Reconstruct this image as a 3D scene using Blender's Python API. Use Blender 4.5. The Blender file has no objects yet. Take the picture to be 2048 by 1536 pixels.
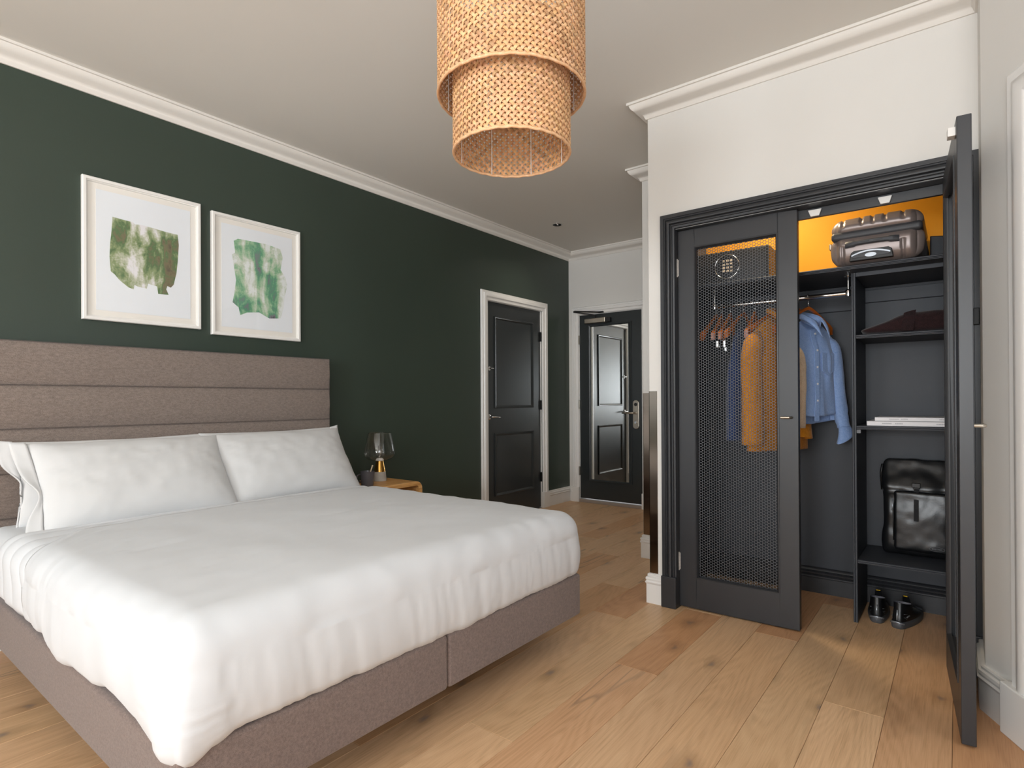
import bpy, bmesh, math, random
from mathutils import Vector, Matrix, noise
random.seed(7)
SC = bpy.context.scene
COL = SC.collection
PI = math.pi

# ------------------------------------------------------------------ camera
F_PX, CY_PX = 1148.83, 797.05
YAW, PITCH, ROLL = (math.radians(a) for a in (37.894, 0.1916, -0.3176))
fw = Vector((-math.sin(YAW)*math.cos(PITCH), math.cos(YAW)*math.cos(PITCH), math.sin(PITCH)))
rt = Vector((math.cos(YAW), math.sin(YAW), 0)); up = rt.cross(fw)
rt, up = rt*math.cos(ROLL)+up*math.sin(ROLL), up*math.cos(ROLL)-rt*math.sin(ROLL)
cam = bpy.data.cameras.new('camera'); camo = bpy.data.objects.new('camera', cam); COL.objects.link(camo)
camo.matrix_world = Matrix(((rt.x, up.x, -fw.x, 0), (rt.y, up.y, -fw.y, 0), (rt.z, up.z, -fw.z, 1.15), (0, 0, 0, 1)))
cam.sensor_width = 36; cam.lens = F_PX/2048*36; cam.shift_y = (CY_PX-768)/2048; cam.clip_start = .05
SC.camera = camo

# ------------------------------------------------------------------ world and daylight
W = bpy.data.worlds.new('sky'); SC.world = W; W.use_nodes = True
bg = W.node_tree.nodes['Background']; bg.inputs[0].default_value = (.93, .96, 1, 1); bg.inputs[1].default_value = 1.3
def area(name, loc, to, sx, sy, power, col=(1, 1, 1)):
    l = bpy.data.lights.new(name, 'AREA'); l.shape = 'RECTANGLE'; l.size = sx; l.size_y = sy; l.energy = power; l.color = col
    o = bpy.data.objects.new(name, l); COL.objects.link(o); o.location = loc
    o.rotation_euler = (Vector(to)-Vector(loc)).to_track_quat('-Z', 'Y').to_euler()
    return o
# daylight entering through the windows (two in the wall behind the camera, one in the splayed bay wall, one added out of view in the right wall as fill)
area('daylight_window_1', (-2.45, -4.52, 1.6), (-2.45, -1.5, 4.6), 1.5, 1.95, 76, (.91, .96, 1))
area('daylight_window_2', (-.25, -4.52, 1.6), (-.35, -1.5, 4.6), 1.5, 1.95, 245, (.91, .96, 1))
area('daylight_window_3', (.78, 1.85, 1.25), (-2.2, .55, 1.2), .8, 1.7, 3, (.91, .96, 1))
area('fill_light_right', (.9, -1.0, 1.55), (-1.3, -.7, 4.2), 1.7, 1.95, 80, (.91, .96, 1))  # added fill for the bed foot, green wall and pictures
SC.view_settings.view_transform = 'Standard'; SC.view_settings.look = 'None'
SC.view_settings.gamma = 1; SC.view_settings.use_curve_mapping = False
SC.view_settings.exposure = -0.10

# ------------------------------------------------------------------ helpers
def lin(h):
    h = h.lstrip('#'); v = [int(h[i:i+2], 16)/255 for i in (0, 2, 4)]
    return tuple(x/12.92 if x <= .04045 else ((x+.055)/1.055)**2.4 for x in v)+(1,)

class NT:
    def __init__(s, m): s.t = m.node_tree; s.n = s.t.nodes; s.out = s.n['Material Output']; s.b = s.n.get('Principled BSDF')
    def node(s, typ, **kw):
        n = s.n.new(typ)
        for k, v in kw.items():
            if k.startswith('in_'): n.inputs[k[3:].replace('_', ' ')].default_value = v
            else: setattr(n, k, v)
        return n
    def link(s, a, b): s.t.links.new(a, b)
    def math(s, op, a, b=None, c=None, clamp=False):
        n = s.node('ShaderNodeMath', operation=op, use_clamp=clamp)
        for i, v in enumerate((a, b, c)):
            if v is None: continue
            if isinstance(v, (int, float)): n.inputs[i].default_value = v
            else: s.link(v, n.inputs[i])
        return n.outputs[0]
    def mix(s, f, a, b, blend='MIX'):
        n = s.node('ShaderNodeMix', data_type='RGBA', blend_type=blend)
        for i, v in ((0, f), (6, a), (7, b)):
            if isinstance(v, (int, float)): n.inputs[i].default_value = v
            elif isinstance(v, tuple): n.inputs[i].default_value = v
            else: s.link(v, n.inputs[i])
        return n.outputs[2]
    def coords(s, scale=(1, 1, 1), kind='Object', off=None, rot=(0, 0, 0)):
        tc = s.node('ShaderNodeTexCoord'); mp = s.node('ShaderNodeMapping')
        mp.inputs['Scale'].default_value = scale; mp.inputs['Rotation'].default_value = rot
        s.link(tc.outputs[kind], mp.inputs[0])
        if off is not None: s.link(off, mp.inputs['Location'])
        return mp.outputs[0]
    def noise(s, vec, scale, detail=3, rough=.5, dist=0):
        n = s.node('ShaderNodeTexNoise'); n.inputs['Scale'].default_value = scale; n.inputs['Detail'].default_value = detail
        n.inputs['Roughness'].default_value = rough; n.inputs['Distortion'].default_value = dist
        if vec is not None: s.link(vec, n.inputs['Vector'])
        return n
    def ramp(s, f, stops):
        r = s.node('ShaderNodeValToRGB'); e = r.color_ramp.elements
        while len(e) < len(stops): e.new(.5)
        for k, (p, c) in enumerate(stops): e[k].position = p; e[k].color = c
        s.link(f, r.inputs[0]); return r.outputs[0]
    def bump(s, h, strength=.2, dist=.002):
        b = s.node('ShaderNodeBump'); b.inputs['Strength'].default_value = strength; b.inputs['Distance'].default_value = dist
        s.link(h, b.inputs['Height']); s.link(b.outputs[0], s.b.inputs['Normal'])

MATS = {}
def mat(name, col='#808080', rough=.5, metal=0, spec=.5, bump=0, bscale=150, bdist=.001, vary=0, vscale=3, sheen=0, coat=0, stretch=(1, 1, 1)):
    if name in MATS: return MATS[name]
    m = bpy.data.materials.new(name); m.use_nodes = True; t = NT(m); b = t.b
    c = lin(col) if isinstance(col, str) else tuple(col)
    b.inputs['Base Color'].default_value = c; b.inputs['Roughness'].default_value = rough
    b.inputs['Metallic'].default_value = metal; b.inputs['Specular IOR Level'].default_value = spec
    if sheen: b.inputs['Sheen Weight'].default_value = sheen
    if coat: b.inputs['Coat Weight'].default_value = coat; b.inputs['Coat Roughness'].default_value = .15
    vec = t.coords(stretch)
    if vary:
        n = t.noise(vec, vscale, 4); lo = tuple(x*(1-vary) for x in c[:3])+(1,); hi = tuple(min(1, x*(1+vary)) for x in c[:3])+(1,)
        t.link(t.ramp(n.outputs[0], [(.3, lo), (.7, hi)]), b.inputs['Base Color'])
    if bump:
        n = t.noise(vec, bscale, 3, .6); t.bump(n.outputs[0], bump, bdist)
    MATS[name] = m; return m

# -- paints
M_GREEN = mat('green_wall_paint', '#37433a', .36, spec=.5, bump=.22, bscale=160, bdist=.001, vary=.05, vscale=1.2)
M_WHITE = mat('white_wall_paint', '#e2dfda', .6, spec=.3, bump=.08, bscale=180, vary=.015, vscale=2)
M_CEIL = mat('ceiling_paint', '#e8e4dd', .8, spec=.2, bump=.06, bscale=140)
M_TRIM = mat('white_trim_gloss', '#ebe9e6', .35, spec=.45, bump=.05, bscale=40)
M_CORN = mat('cornice_paint', '#e8e3dc', .55, spec=.3)
M_BLACK = mat('charcoal_paint', '#303134', .38, spec=.5, bump=.12, bscale=60, stretch=(1, 1, .12), vary=.06, vscale=4)
M_CLOSET = mat('closet_charcoal_paint', '#3a3d43', .5, spec=.4, bump=.15, bscale=90, vary=.07, vscale=3)
M_DOORB = mat('black_door_paint', '#2c3031', .28, spec=.5, bump=.14, bscale=30, stretch=(1, 1, .3), vary=.1, vscale=2.5)
M_MUST = mat('mustard_closet_paint', '#d6921c', .6, spec=.3, bump=.1, bscale=90, vary=.05)
M_DARK = mat('dark_void', '#0c0c0d', .8)
M_SUB = mat('dark_subfloor', '#3a2a1c', .9)  # dark subfloor slab that shows in the plank joints
# -- metals
M_CHROME = mat('chrome', '#dcdcdc', .1, 1)
M_NICKEL = mat('satin_nickel', '#b9b0a2', .3, 1)
M_GUARD = mat('polished_steel_guard', '#a3968b', .14, 1, bump=.05, bscale=60, stretch=(1, 1, .05))
M_BRASS = mat('polished_brass', '#b98a45', .16, 1)
M_BLKMET = mat('black_hinge_metal', '#1b1b1c', .4, .6)
M_HINGE = mat('worn_white_hinge', '#d5cfc8', .35, .3, vary=.2, vscale=80)
M_MIRROR = mat('mirror_silver', '#f0f3f2', .015, 1)
M_MESH = mat('mesh_steel_grey', '#57595d', .45, .1, spec=.5)
# -- plastics, misc
M_PLW = mat('white_plastic', '#eceae6', .4)
M_BLKPL = mat('black_plastic', '#131314', .45)
M_CONC = mat('concrete', '#b7b2aa', .75, bump=.2, bscale=120, vary=.08, vscale=30)
M_MUG = mat('grey_mug_glaze', '#5d5a5e', .25, spec=.5)
M_OAK = None

def heather(name, c1, c2, scale=260, stretch=(1, 1, 1), bump=.4, rough=.9):
    m = bpy.data.materials.new(name); m.use_nodes = True; t = NT(m)
    v = t.coords(stretch); n = t.noise(v, scale, 4, .7); n2 = t.noise(v, scale*.22, 2)
    f = t.math('ADD', t.math('MULTIPLY', n.outputs[0], .75), t.math('MULTIPLY', n2.outputs[0], .25))
    t.link(t.ramp(f, [(.4, lin(c1)), (.6, lin(c2))]), t.b.inputs['Base Color'])
    t.b.inputs['Roughness'].default_value = rough; t.b.inputs['Specular IOR Level'].default_value = .2
    t.b.inputs['Sheen Weight'].default_value = .25
    t.bump(n.outputs[0], bump, .001); MATS[name] = m; return m
M_BEDFAB = heather('taupe_heather_upholstery', '#695b57', '#8f7f78', 620, (1, 1, 1))
M_HEADFAB = heather('taupe_heather_headboard', '#71645d', '#92857c', 620, (1, .4, 1))
M_LINEN = mat('white_cotton', '#d9dbde', .85, spec=.2, bump=.12, bscale=500, sheen=.1)
M_PILLOW = mat('white_pillow_cotton', '#d8d8d8', .88, spec=.2, bump=.12, bscale=500, sheen=.1)
M_SHIRT = heather('blue_oxford_cloth', '#7c9cd2', '#a3bde8', 500, (1, 1, 1), .2)
M_COAT = heather('mustard_corduroy', '#c07414', '#e09428', 300, (1, 1, 1), .3)
M_NAVY = heather('navy_denim', '#223253', '#33487a', 300, (1, 1, 1), .3)
M_LACE = heather('grey_lace', '#6b6470', '#8f8791', 200)
M_BEIGE = heather('beige_cotton', '#b39a82', '#cdb69d', 300)
M_KNIT = heather('maroon_knit', '#201314', '#342022', 240, (1, 1, 1), .8)
M_SUITC = mat('bronze_suitcase_shell', '#877b77', .36, .35, spec=.5, bump=.05, bscale=200)
M_SUITD = mat('suitcase_trim', '#3b3c40', .5)
M_RUB = mat('shoe_rubber', '#4c4e52', .45)
M_SHOE = mat('black_shoe_leather', '#111214', .35, spec=.5)
M_SILVER = mat('silver_reflective', '#aab0b8', .3, .6)
M_YELLOW = mat('yellow_tag', '#e2b51c', .6)
M_LINING = mat('grey_shoe_lining', '#a5a7b5', .9, bump=.3, bscale=200)
M_PAPER = mat('book_white', '#e9e8ea', .5)
M_PAPERG = mat('book_text_grey', '#9ea0a8', .6)

def leather():
    m = bpy.data.materials.new('black_coated_canvas'); m.use_nodes = True; t = NT(m)
    t.b.inputs['Base Color'].default_value = lin('#17181a'); t.b.inputs['Roughness'].default_value = .3
    v = t.coords(); n = t.noise(v, 7, 2, .5); n2 = t.noise(v, 160, 2)
    t.bump(t.math('ADD', n.outputs[0], t.math('MULTIPLY', n2.outputs[0], .05)), .3, .012); return m
M_LEATHER = leather()

def thin_glass(name, tint=(1, 1, 1, 1), rough=.02, ior=1.45):
    m = bpy.data.materials.new(name); m.use_nodes = True; t = NT(m)
    tr = t.node('ShaderNodeBsdfTransparent'); tr.inputs[0].default_value = tint
    gl = t.node('ShaderNodeBsdfGlossy'); gl.inputs['Roughness'].default_value = rough
    fr = t.node('ShaderNodeFresnel'); ge = t.node('ShaderNodeNewGeometry')
    t.link(t.math('MULTIPLY_ADD', ge.outputs['Backfacing'], 1/ior-ior, ior), fr.inputs[0])
    mx = t.node('ShaderNodeMixShader'); t.link(fr.outputs[0], mx.inputs[0]); t.link(tr.outputs[0], mx.inputs[1]); t.link(gl.outputs[0], mx.inputs[2])
    t.link(mx.outputs[0], t.out.inputs[0]); return m
M_GLASS = thin_glass('picture_glass', (.985, .99, .99, 1), .02, 1.35)
M_LGLASS = thin_glass('smoked_lamp_glass', (.95, .935, .92, 1), .03, 1.75)

def oak_floor():
    m = bpy.data.materials.new('oak_plank'); m.use_nodes = True; t = NT(m)
    oi = t.node('ShaderNodeObjectInfo')
    off = t.node('ShaderNodeCombineXYZ'); r = oi.outputs['Random']
    t.link(t.math('MULTIPLY', r, 37.0), off.inputs[0]); t.link(t.math('MULTIPLY', r, 91.0), off.inputs[1]); t.link(t.math('MULTIPLY', r, 13.0), off.inputs[2])
    va = t.coords((1, .16, 1), off=off.outputs[0])
    big = t.noise(va, 3.6, 2, .4, .3)
    ring = t.math('SINE', t.math('MULTIPLY', big.outputs[0], 190))
    ring = t.math('MULTIPLY_ADD', ring, .5, .5)
    vb = t.coords((1, .03, 1), off=off.outputs[0]); fine = t.noise(vb, 260, 4, .6)
    blot = t.noise(va, 9, 3, .5)
    # knots and filled cracks
    vk = t.coords((1, .55, 1), off=off.outputs[0])
    wob = t.noise(vk, 18, 3)
    vadd = t.node('ShaderNodeVectorMath', operation='ADD'); t.link(vk, vadd.inputs[0])
    wsc = t.node('ShaderNodeVectorMath', operation='SCALE'); t.link(wob.outputs['Color'], wsc.inputs[0]); wsc.inputs['Scale'].default_value = .05
    t.link(wsc.outputs[0], vadd.inputs[1])
    vo = t.node('ShaderNodeTexVoronoi', voronoi_dimensions='2D'); vo.inputs['Scale'].default_value = 4.2; t.link(vadd.outputs[0], vo.inputs['Vector'])
    sepc = t.node('ShaderNodeSeparateColor'); t.link(vo.outputs['Color'], sepc.inputs[0])
    pick = t.math('GREATER_THAN', sepc.outputs[0], .52)
    core = t.math('MULTIPLY', t.math('SUBTRACT', 1.0, t.math('MULTIPLY', vo.outputs['Distance'], 13.0), clamp=True), pick, clamp=True)
    halo = t.math('MULTIPLY', t.math('SUBTRACT', 1.0, t.math('MULTIPLY', vo.outputs['Distance'], 4.2), clamp=True), pick, clamp=True)
    g = t.math('ADD', t.math('MULTIPLY', ring, .11), t.math('MULTIPLY', fine.outputs[0], .6))
    g = t.math('ADD', g, t.math('MULTIPLY', blot.outputs[0], .34))
    c = t.ramp(g, [(.25, lin('#e6c29a')), (.55, lin('#d7b088')), (.85, lin('#b58e67'))])
    c = t.mix(t.math('MULTIPLY', halo, .55), c, lin('#8a6a4a'))
    c = t.mix(t.math('MULTIPLY', core, .85), c, lin('#8d7f76'))
    vc = t.coords((1, .09, 1), off=off.outputs[0]); cn = t.noise(vc, 4.0, 3, .55); cm = t.noise(va, 2.6, 1)
    crack = t.math('SUBTRACT', 1.0, t.math('MULTIPLY', t.math('ABSOLUTE', t.math('SUBTRACT', cn.outputs[0], .5)), 130.0), clamp=True)
    crack = t.math('MULTIPLY', crack, t.math('MULTIPLY', t.math('SUBTRACT', cm.outputs[0], .56), 9.0, clamp=True), clamp=True)
    c = t.mix(t.math('MULTIPLY', crack, .75), c, lin('#84705f'))
    smu = t.noise(t.coords((1, .3, 1), off=off.outputs[0]), 7.0, 3, .55)
    c = t.mix(t.math('MULTIPLY', t.math('SUBTRACT', smu.outputs[0], .6), 2.2, clamp=True), c, lin('#8f7052'))
    c = t.mix(1.0, c, oi.outputs['Color'], 'MULTIPLY')
    t.link(c, t.b.inputs['Base Color']); t.b.inputs['Roughness'].default_value = .4; t.b.inputs['Specular IOR Level'].default_value = .4
    t.bump(t.math('ADD', fine.outputs[0], t.math('MULTIPLY', ring, .3)), .12, .001); return m
M_PLANK = oak_floor()

def wood(name, c1, c2, c3, stretch=(1, .1, 1), rough=.4, scale=40):
    m = bpy.data.materials.new(name); m.use_nodes = True; t = NT(m)
    v = t.coords(stretch); n = t.noise(v, scale, 4, .6, .6)
    t.link(t.ramp(n.outputs[0], [(.3, lin(c1)), (.5, lin(c2)), (.72, lin(c3))]), t.b.inputs['Base Color'])
    t.b.inputs['Roughness'].default_value = rough; t.bump(n.outputs[0], .08, .001); return m
M_NSTAND = wood('honey_oak', '#ecbd7d', '#dea765', '#c48a48', (1, .12, 1), .38)
M_HANGW = wood('cherry_hanger_wood', '#c9702a', '#b05c1f', '#8c4515', (.3, .3, 1), .3, 30)

def cane():
    m = bpy.data.materials.new('woven_cane'); m.use_nodes = True; t = NT(m)
    oi = t.node('ShaderNodeObjectInfo'); v = t.coords((6, 6, 6)); n = t.noise(v, 14, 3)
    c = t.ramp(n.outputs[0], [(.3, lin('#e8b183')), (.6, lin('#f5ca9c')), (.8, lin('#fde0bf'))])
    c = t.mix(1.0, c, oi.outputs['Color'], 'MULTIPLY')
    t.link(c, t.b.inputs['Base Color']); t.b.inputs['Roughness'].default_value = .5; t.b.inputs['Specular IOR Level'].default_value = .35
    # thin bamboo lets some light through
    tl = t.node('ShaderNodeBsdfTranslucent'); tl.inputs[0].default_value = lin('#d98f4c')
    mx = t.node('ShaderNodeMixShader'); mx.inputs[0].default_value = .22
    t.link(t.b.outputs[0], mx.inputs[1]); t.link(tl.outputs[0], mx.inputs[2]); t.link(mx.outputs[0], t.out.inputs[0]); return m
M_CANE = cane()

def watercolour(name, stops, seed, zc):
    m = bpy.data.materials.new(name); m.use_nodes = True; t = NT(m)
    v = t.coords((1, 1, .28), off=None); va = t.node('ShaderNodeVectorMath', operation='ADD'); t.link(v, va.inputs[0]); va.inputs[1].default_value = (seed, seed*2.3, seed*.7)
    n = t.noise(va.outputs[0], 11, 4, .55, .5)
    v2 = t.coords((1, 1, 1)); vb = t.node('ShaderNodeVectorMath', operation='ADD'); t.link(v2, vb.inputs[0]); vb.inputs[1].default_value = (seed*3, seed, seed)
    n2 = t.noise(vb.outputs[0], 7, 4, .6, .8); n3 = t.noise(vb.outputs[0], 120, 2)
    f = t.math('ADD', t.math('MULTIPLY', n.outputs[0], .62), t.math('MULTIPLY', n2.outputs[0], .38))
    f = t.math('ADD', f, t.math('MULTIPLY', t.math('SUBTRACT', n3.outputs[0], .5), .06))
    t.link(t.ramp(f, stops), t.b.inputs['Base Color']); t.b.inputs['Roughness'].default_value = .8
    return m

# ---- mesh collecting
WORLD = {}
class MB:
    def __init__(s): s.v = []; s.f = []
    def add(s, vs, fs):
        o = len(s.v); s.v += [Vector(p) for p in vs]; s.f += [tuple(i+o for i in f) for f in fs]; return s
    def box(s, x0, x1, y0, y1, z0, z1):
        return s.add([(x, y, z) for z in (z0, z1) for y in (y0, y1) for x in (x0, x1)],
                     [(0, 2, 3, 1), (4, 5, 7, 6), (0, 1, 5, 4), (2, 6, 7, 3), (0, 4, 6, 2), (1, 3, 7, 5)])
    def obox(s, c, ax, ay, az, hx, hy, hz):
        c, ax, ay, az = (Vector(q) for q in (c, ax, ay, az)); vs = []
        for k in (-1, 1):
            for j in (-1, 1):
                for i in (-1, 1): vs.append(c+ax*hx*i+ay*hy*j+az*hz*k)
        return s.add(vs, [(0, 2, 3, 1), (4, 5, 7, 6), (0, 1, 5, 4), (2, 6, 7, 3), (0, 4, 6, 2), (1, 3, 7, 5)])
    def grid(s, P, cu=False, cv=False):
        nu, nv = len(P), len(P[0]); vs = [p for row in P for p in row]; fs = []
        for i in range(nu if cu else nu-1):
            for j in range(nv if cv else nv-1):
                a, b = i, (i+1) % nu; c, d = j, (j+1) % nv
                fs.append((a*nv+c, b*nv+c, b*nv+d, a*nv+d))
        return s.add(vs, fs)
    def ngon(s, pts): return s.add(pts, [tuple(range(len(pts)))])
    def prism(s, pts, d):
        n = len(pts); d = Vector(d); a = [Vector(p) for p in pts]; b = [p+d for p in a]
        return s.add(a+b, [tuple(range(n))[::-1], tuple(range(n, 2*n))]+[(i, (i+1) % n, n+(i+1) % n, n+i) for i in range(n)])
    def lathe(s, prof, c=(0, 0, 0), n=32, axis='z'):
        P = []
        for r, h in prof:
            row = []
            for k in range(n):
                a = 2*PI*k/n; x, y = r*math.cos(a), r*math.sin(a)
                q = {'z': (x, y, h), 'x': (h, x, y), 'y': (x, h, y)}[axis]
                row.append(Vector(q)+Vector(c))
            P.append(row)
        return s.grid(P, cv=True)
    def tube(s, path, r, n=8, cap=True):
        path = [Vector(p) for p in path]; rs = r if isinstance(r, (list, tuple)) else [r]*len(path); P = []
        prev = None
        for i, p in enumerate(path):
            t = (path[min(i+1, len(path)-1)]-path[max(i-1, 0)]).normalized()
            ref = prev if prev is not None else (Vector((0, 0, 1)) if abs(t.z) < .9 else Vector((1, 0, 0)))
            a = (ref-t*ref.dot(t)).normalized(); b = t.cross(a); prev = a
            P.append([p+a*rs[i]*math.cos(2*PI*k/n)+b*rs[i]*math.sin(2*PI*k/n) for k in range(n)])
        s.grid(P, cv=True)
        if cap:
            o = len(s.v)-len(path)*n; s.f.append(tuple(range(o, o+n))[::-1]); s.f.append(tuple(range(o+(len(path)-1)*n, o+len(path)*n)))
        return s
    def sweep(s, path, N, prof, closed_prof=True, loop=False):
        """profile (a, b): a to the right of the path direction, b along N; mitred at corners"""
        path = [Vector(p) for p in path]; N = Vector(N); ds = [(path[i+1]-path[i]).normalized() for i in range(len(path)-1)]
        Ls = [d.cross(N) for d in ds]; P = []
        for i, p in enumerate(path):
            if loop and i in (0, len(path)-1): m = (Ls[-1]+Ls[0])/(1+Ls[-1].dot(Ls[0]))
            elif i == 0: m = Ls[0]
            elif i == len(path)-1: m = Ls[-1]
            else: m = (Ls[i-1]+Ls[i])/(1+Ls[i-1].dot(Ls[i]))
            P.append([p+m*a+N*b for a, b in prof])
        s.grid(P, cv=closed_prof)
        if closed_prof and not loop:
            n = len(prof); o = len(s.v)-len(path)*n
            s.f.append(tuple(range(o, o+n))); s.f.append(tuple(range(o+(len(path)-1)*n, o+len(path)*n))[::-1])
        return s
    def build(s, name, m, parent=None, smooth=False, bevel=0, merge=0, seg=2, origin=None):
        me = bpy.data.meshes.new(name)
        lo = Vector([min(p[i] for p in s.v) for i in range(3)]); hi = Vector([max(p[i] for p in s.v) for i in range(3)])
        og = Vector(origin) if origin else Vector(((lo.x+hi.x)/2, (lo.y+hi.y)/2, lo.z))
        me.from_pydata([p-og for p in s.v], [], s.f)
        bm = bmesh.new(); bm.from_mesh(me)
        if merge: bmesh.ops.remove_doubles(bm, verts=bm.verts, dist=merge)
        bmesh.ops.recalc_face_normals(bm, faces=bm.faces); bm.to_mesh(me); bm.free()
        if isinstance(m, (list, tuple)):
            for q in m: me.materials.append(q)
        else: me.materials.append(m)
        o = bpy.data.objects.new(name, me); COL.objects.link(o)
        if smooth:
            for p in me.polygons: p.use_smooth = True
            if smooth == 'auto':
                try: me.set_sharp_from_angle(angle=math.radians(38))
                except Exception: pass
        WORLD[o.name] = og
        if parent: o.parent = parent; o.location = og-WORLD[parent.name]
        else: o.location = og
        if bevel:
            b = o.modifiers.new('bevel', 'BEVEL'); b.width = bevel; b.segments = seg; b.limit_method = 'ANGLE'; b.angle_limit = math.radians(40)
            b.harden_normals = False
        return o
def box(name, m, a, parent=None, bevel=0): return MB().box(*a).build(name, m, parent, bevel=bevel)
def empty(name, loc, label=None, cat=None, group=None):
    o = bpy.data.objects.new(name, None); COL.objects.link(o); o.location = loc; o.empty_display_size = .1; WORLD[o.name] = Vector(loc)
    if label: tag(o, label, cat, group)
    return o
def tag(o, label, cat, group=None, kind=None):
    o['label'] = label; o['category'] = cat
    if group: o['group'] = group
    if kind: o['kind'] = kind
    return o
def struct(o, label=None):
    o['kind'] = 'structure'
    if label: o['label'] = label
    return o
def rbox(mb, c, h, r, n, disp=None, faces=('+x', '-x', '+y', '-y', '+z', '-z')):
    """rounded box surface: centre c, half sizes h, radius r, grid step n per face; disp(point, normal)->point"""
    c = Vector(c); h = Vector(h); inner = Vector((max(h.x-r, 1e-4), max(h.y-r, 1e-4), max(h.z-r, 1e-4)))
    for fc in faces:
        ax = 'xyz'.index(fc[1]); sg = 1 if fc[0] == '+' else -1; u, w = [(1, 2), (2, 0), (0, 1)][ax]
        nu = max(4, int(n*h[u]*2)); nw = max(4, int(n*h[w]*2)); P = []
        def samples(k, q):  # denser near the rounded edges
            out = [-h[q]+r*(1-math.cos(PI/2*i/6)) for i in range(6)]
            core = [-(h[q]-r)+2*(h[q]-r)*i/k for i in range(k+1)]
            return out+core+[-x for x in out[::-1]]
        for a in samples(nu, u):
            row = []
            for b in samples(nw, w):
                p = Vector((0, 0, 0)); p[ax] = sg*h[ax]; p[u] = a; p[w] = b
                q = Vector([max(-inner[i], min(inner[i], p[i])) for i in range(3)]); nrm = (p-q).normalized()
                s = q+nrm*r
                row.append(disp(c+s, nrm) if disp else c+s)
            P.append(row)
        mb.grid(P)
    return mb
def sstep(a, b, x):
    t = max(0, min(1, (x-a)/(b-a))); return t*t*(3-2*t)
def nz(x, y=0, z=0): return noise.noise(Vector((x, y, z)))
def text_mesh(name, body, size, m, parent, loc, xdir, ydir, depth=.0006):
    cu = bpy.data.curves.new(name, 'FONT'); cu.body = body; cu.size = size; cu.align_x = 'CENTER'; cu.align_y = 'CENTER'; cu.extrude = depth
    tmp = bpy.data.objects.new('tmp_text', cu); COL.objects.link(tmp); bpy.context.view_layer.update()
    me = bpy.data.meshes.new_from_object(tmp.evaluated_get(bpy.context.evaluated_depsgraph_get()))
    COL.objects.unlink(tmp); bpy.data.objects.remove(tmp)
    x = Vector(xdir).normalized(); y = Vector(ydir).normalized(); z = x.cross(y)
    M = Matrix(((x.x, y.x, z.x), (x.y, y.y, z.y), (x.z, y.z, z.z)))
    for v in me.vertices: v.co = M @ v.co
    me.materials.append(m); o = bpy.data.objects.new(name, me); COL.objects.link(o)
    o.parent = parent; o.location = Vector(loc)-WORLD[parent.name]; WORLD[o.name] = Vector(loc); return o

# ------------------------------------------------------------------ room constants
GX = -3.535          # green wall face
FY = 5.615           # entrance wall face
WY = 3.06            # wardrobe wall face
WL, WR = -1.39, .07  # wardrobe wall ends
SX, SY = -1.82, 3.9  # corridor step
CZ = 2.83
BY = -4.4           # wall behind the camera
RA = Vector((.07, 2.745, 0)); RD = Vector((.465, -.885, 0)).normalized()   # splayed wall start and direction
RN = Vector((RD.y, -RD.x, 0))                                              # points into the room
RB = RA+RD*1.5
RX = RB.x

# ------------------------------------------------------------------ floor with oak planks
fl = struct(box('floor', M_SUB, (GX-.15, RX+.2, BY-.2, FY+.15, -.06, -.016)))
PW = .195; X0 = -1.39
def plank(x0, x1, y0, y1, tint):
    key = (round(x1-x0, 3), round(y1-y0, 3))
    me = PLK.get(key)
    if me is None:
        w, l = (x1-x0)/2-.0006, (y1-y0)/2-.0006; e = .0012; h = .016
        vs = [(-w, -l, 0), (w, -l, 0), (w, l, 0), (-w, l, 0), (-w, -l, h-e), (w, -l, h-e), (w, l, h-e), (-w, l, h-e),
              (-w+e, -l+e, h), (w-e, -l+e, h), (w-e, l-e, h), (-w+e, l-e, h)]
        fs = [(0, 3, 2, 1), (8, 9, 10, 11)]+[(i, (i+1) % 4, 4+(i+1) % 4, 4+i) for i in range(4)]+[(4+i, 4+(i+1) % 4, 8+(i+1) % 4, 8+i) for i in range(4)]
        me = bpy.data.meshes.new('plank'); me.from_pydata(vs, [], fs); me.materials.append(M_PLANK); PLK[key] = me
    o = bpy.data.objects.new('plank', me); COL.objects.link(o); o.parent = fl
    o.location = Vector(((x0+x1)/2, (y0+y1)/2, -.016))-WORLD[fl.name]; o.color = tint
PLK = {}
GOLD, TAN, ROSE, PALE, RED, DEEP = (1, 1, .98, 1), (.98, .96, .95, 1), (.98, .9, .86, 1), (1.1, 1.1, 1.1, 1), (.87, .73, .64, 1), (.9, .8, .7, 1)
JOINTS = {0: [(1.526, PALE), (3.95, GOLD), (9, TAN)], 1: [(2.262, ROSE), (3.08, RED), (5.2, GOLD), (9, TAN)], 2: [(1.1, GOLD), (3.3, TAN), (9, DEEP)],
          3: [(.8, TAN), (2.98, (1.0, .97, .94, 1)), (9, RED)], 4: [(.9, ROSE), (3.62, GOLD), (9, RED)], 5: [(2.452, PALE), (9, (1, .98, .95, 1))],
          6: [(1.7, GOLD), (9, ROSE)], 7: [(2.9, RED), (9, TAN)], -1: [(.7, GOLD), (2.75, TAN), (3.5, RED), (5.1, GOLD), (9, TAN)],
          -2: [(1.2, TAN), (3.2, DEEP), (4.9, GOLD), (9, RED)]}
k0 = -11
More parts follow.
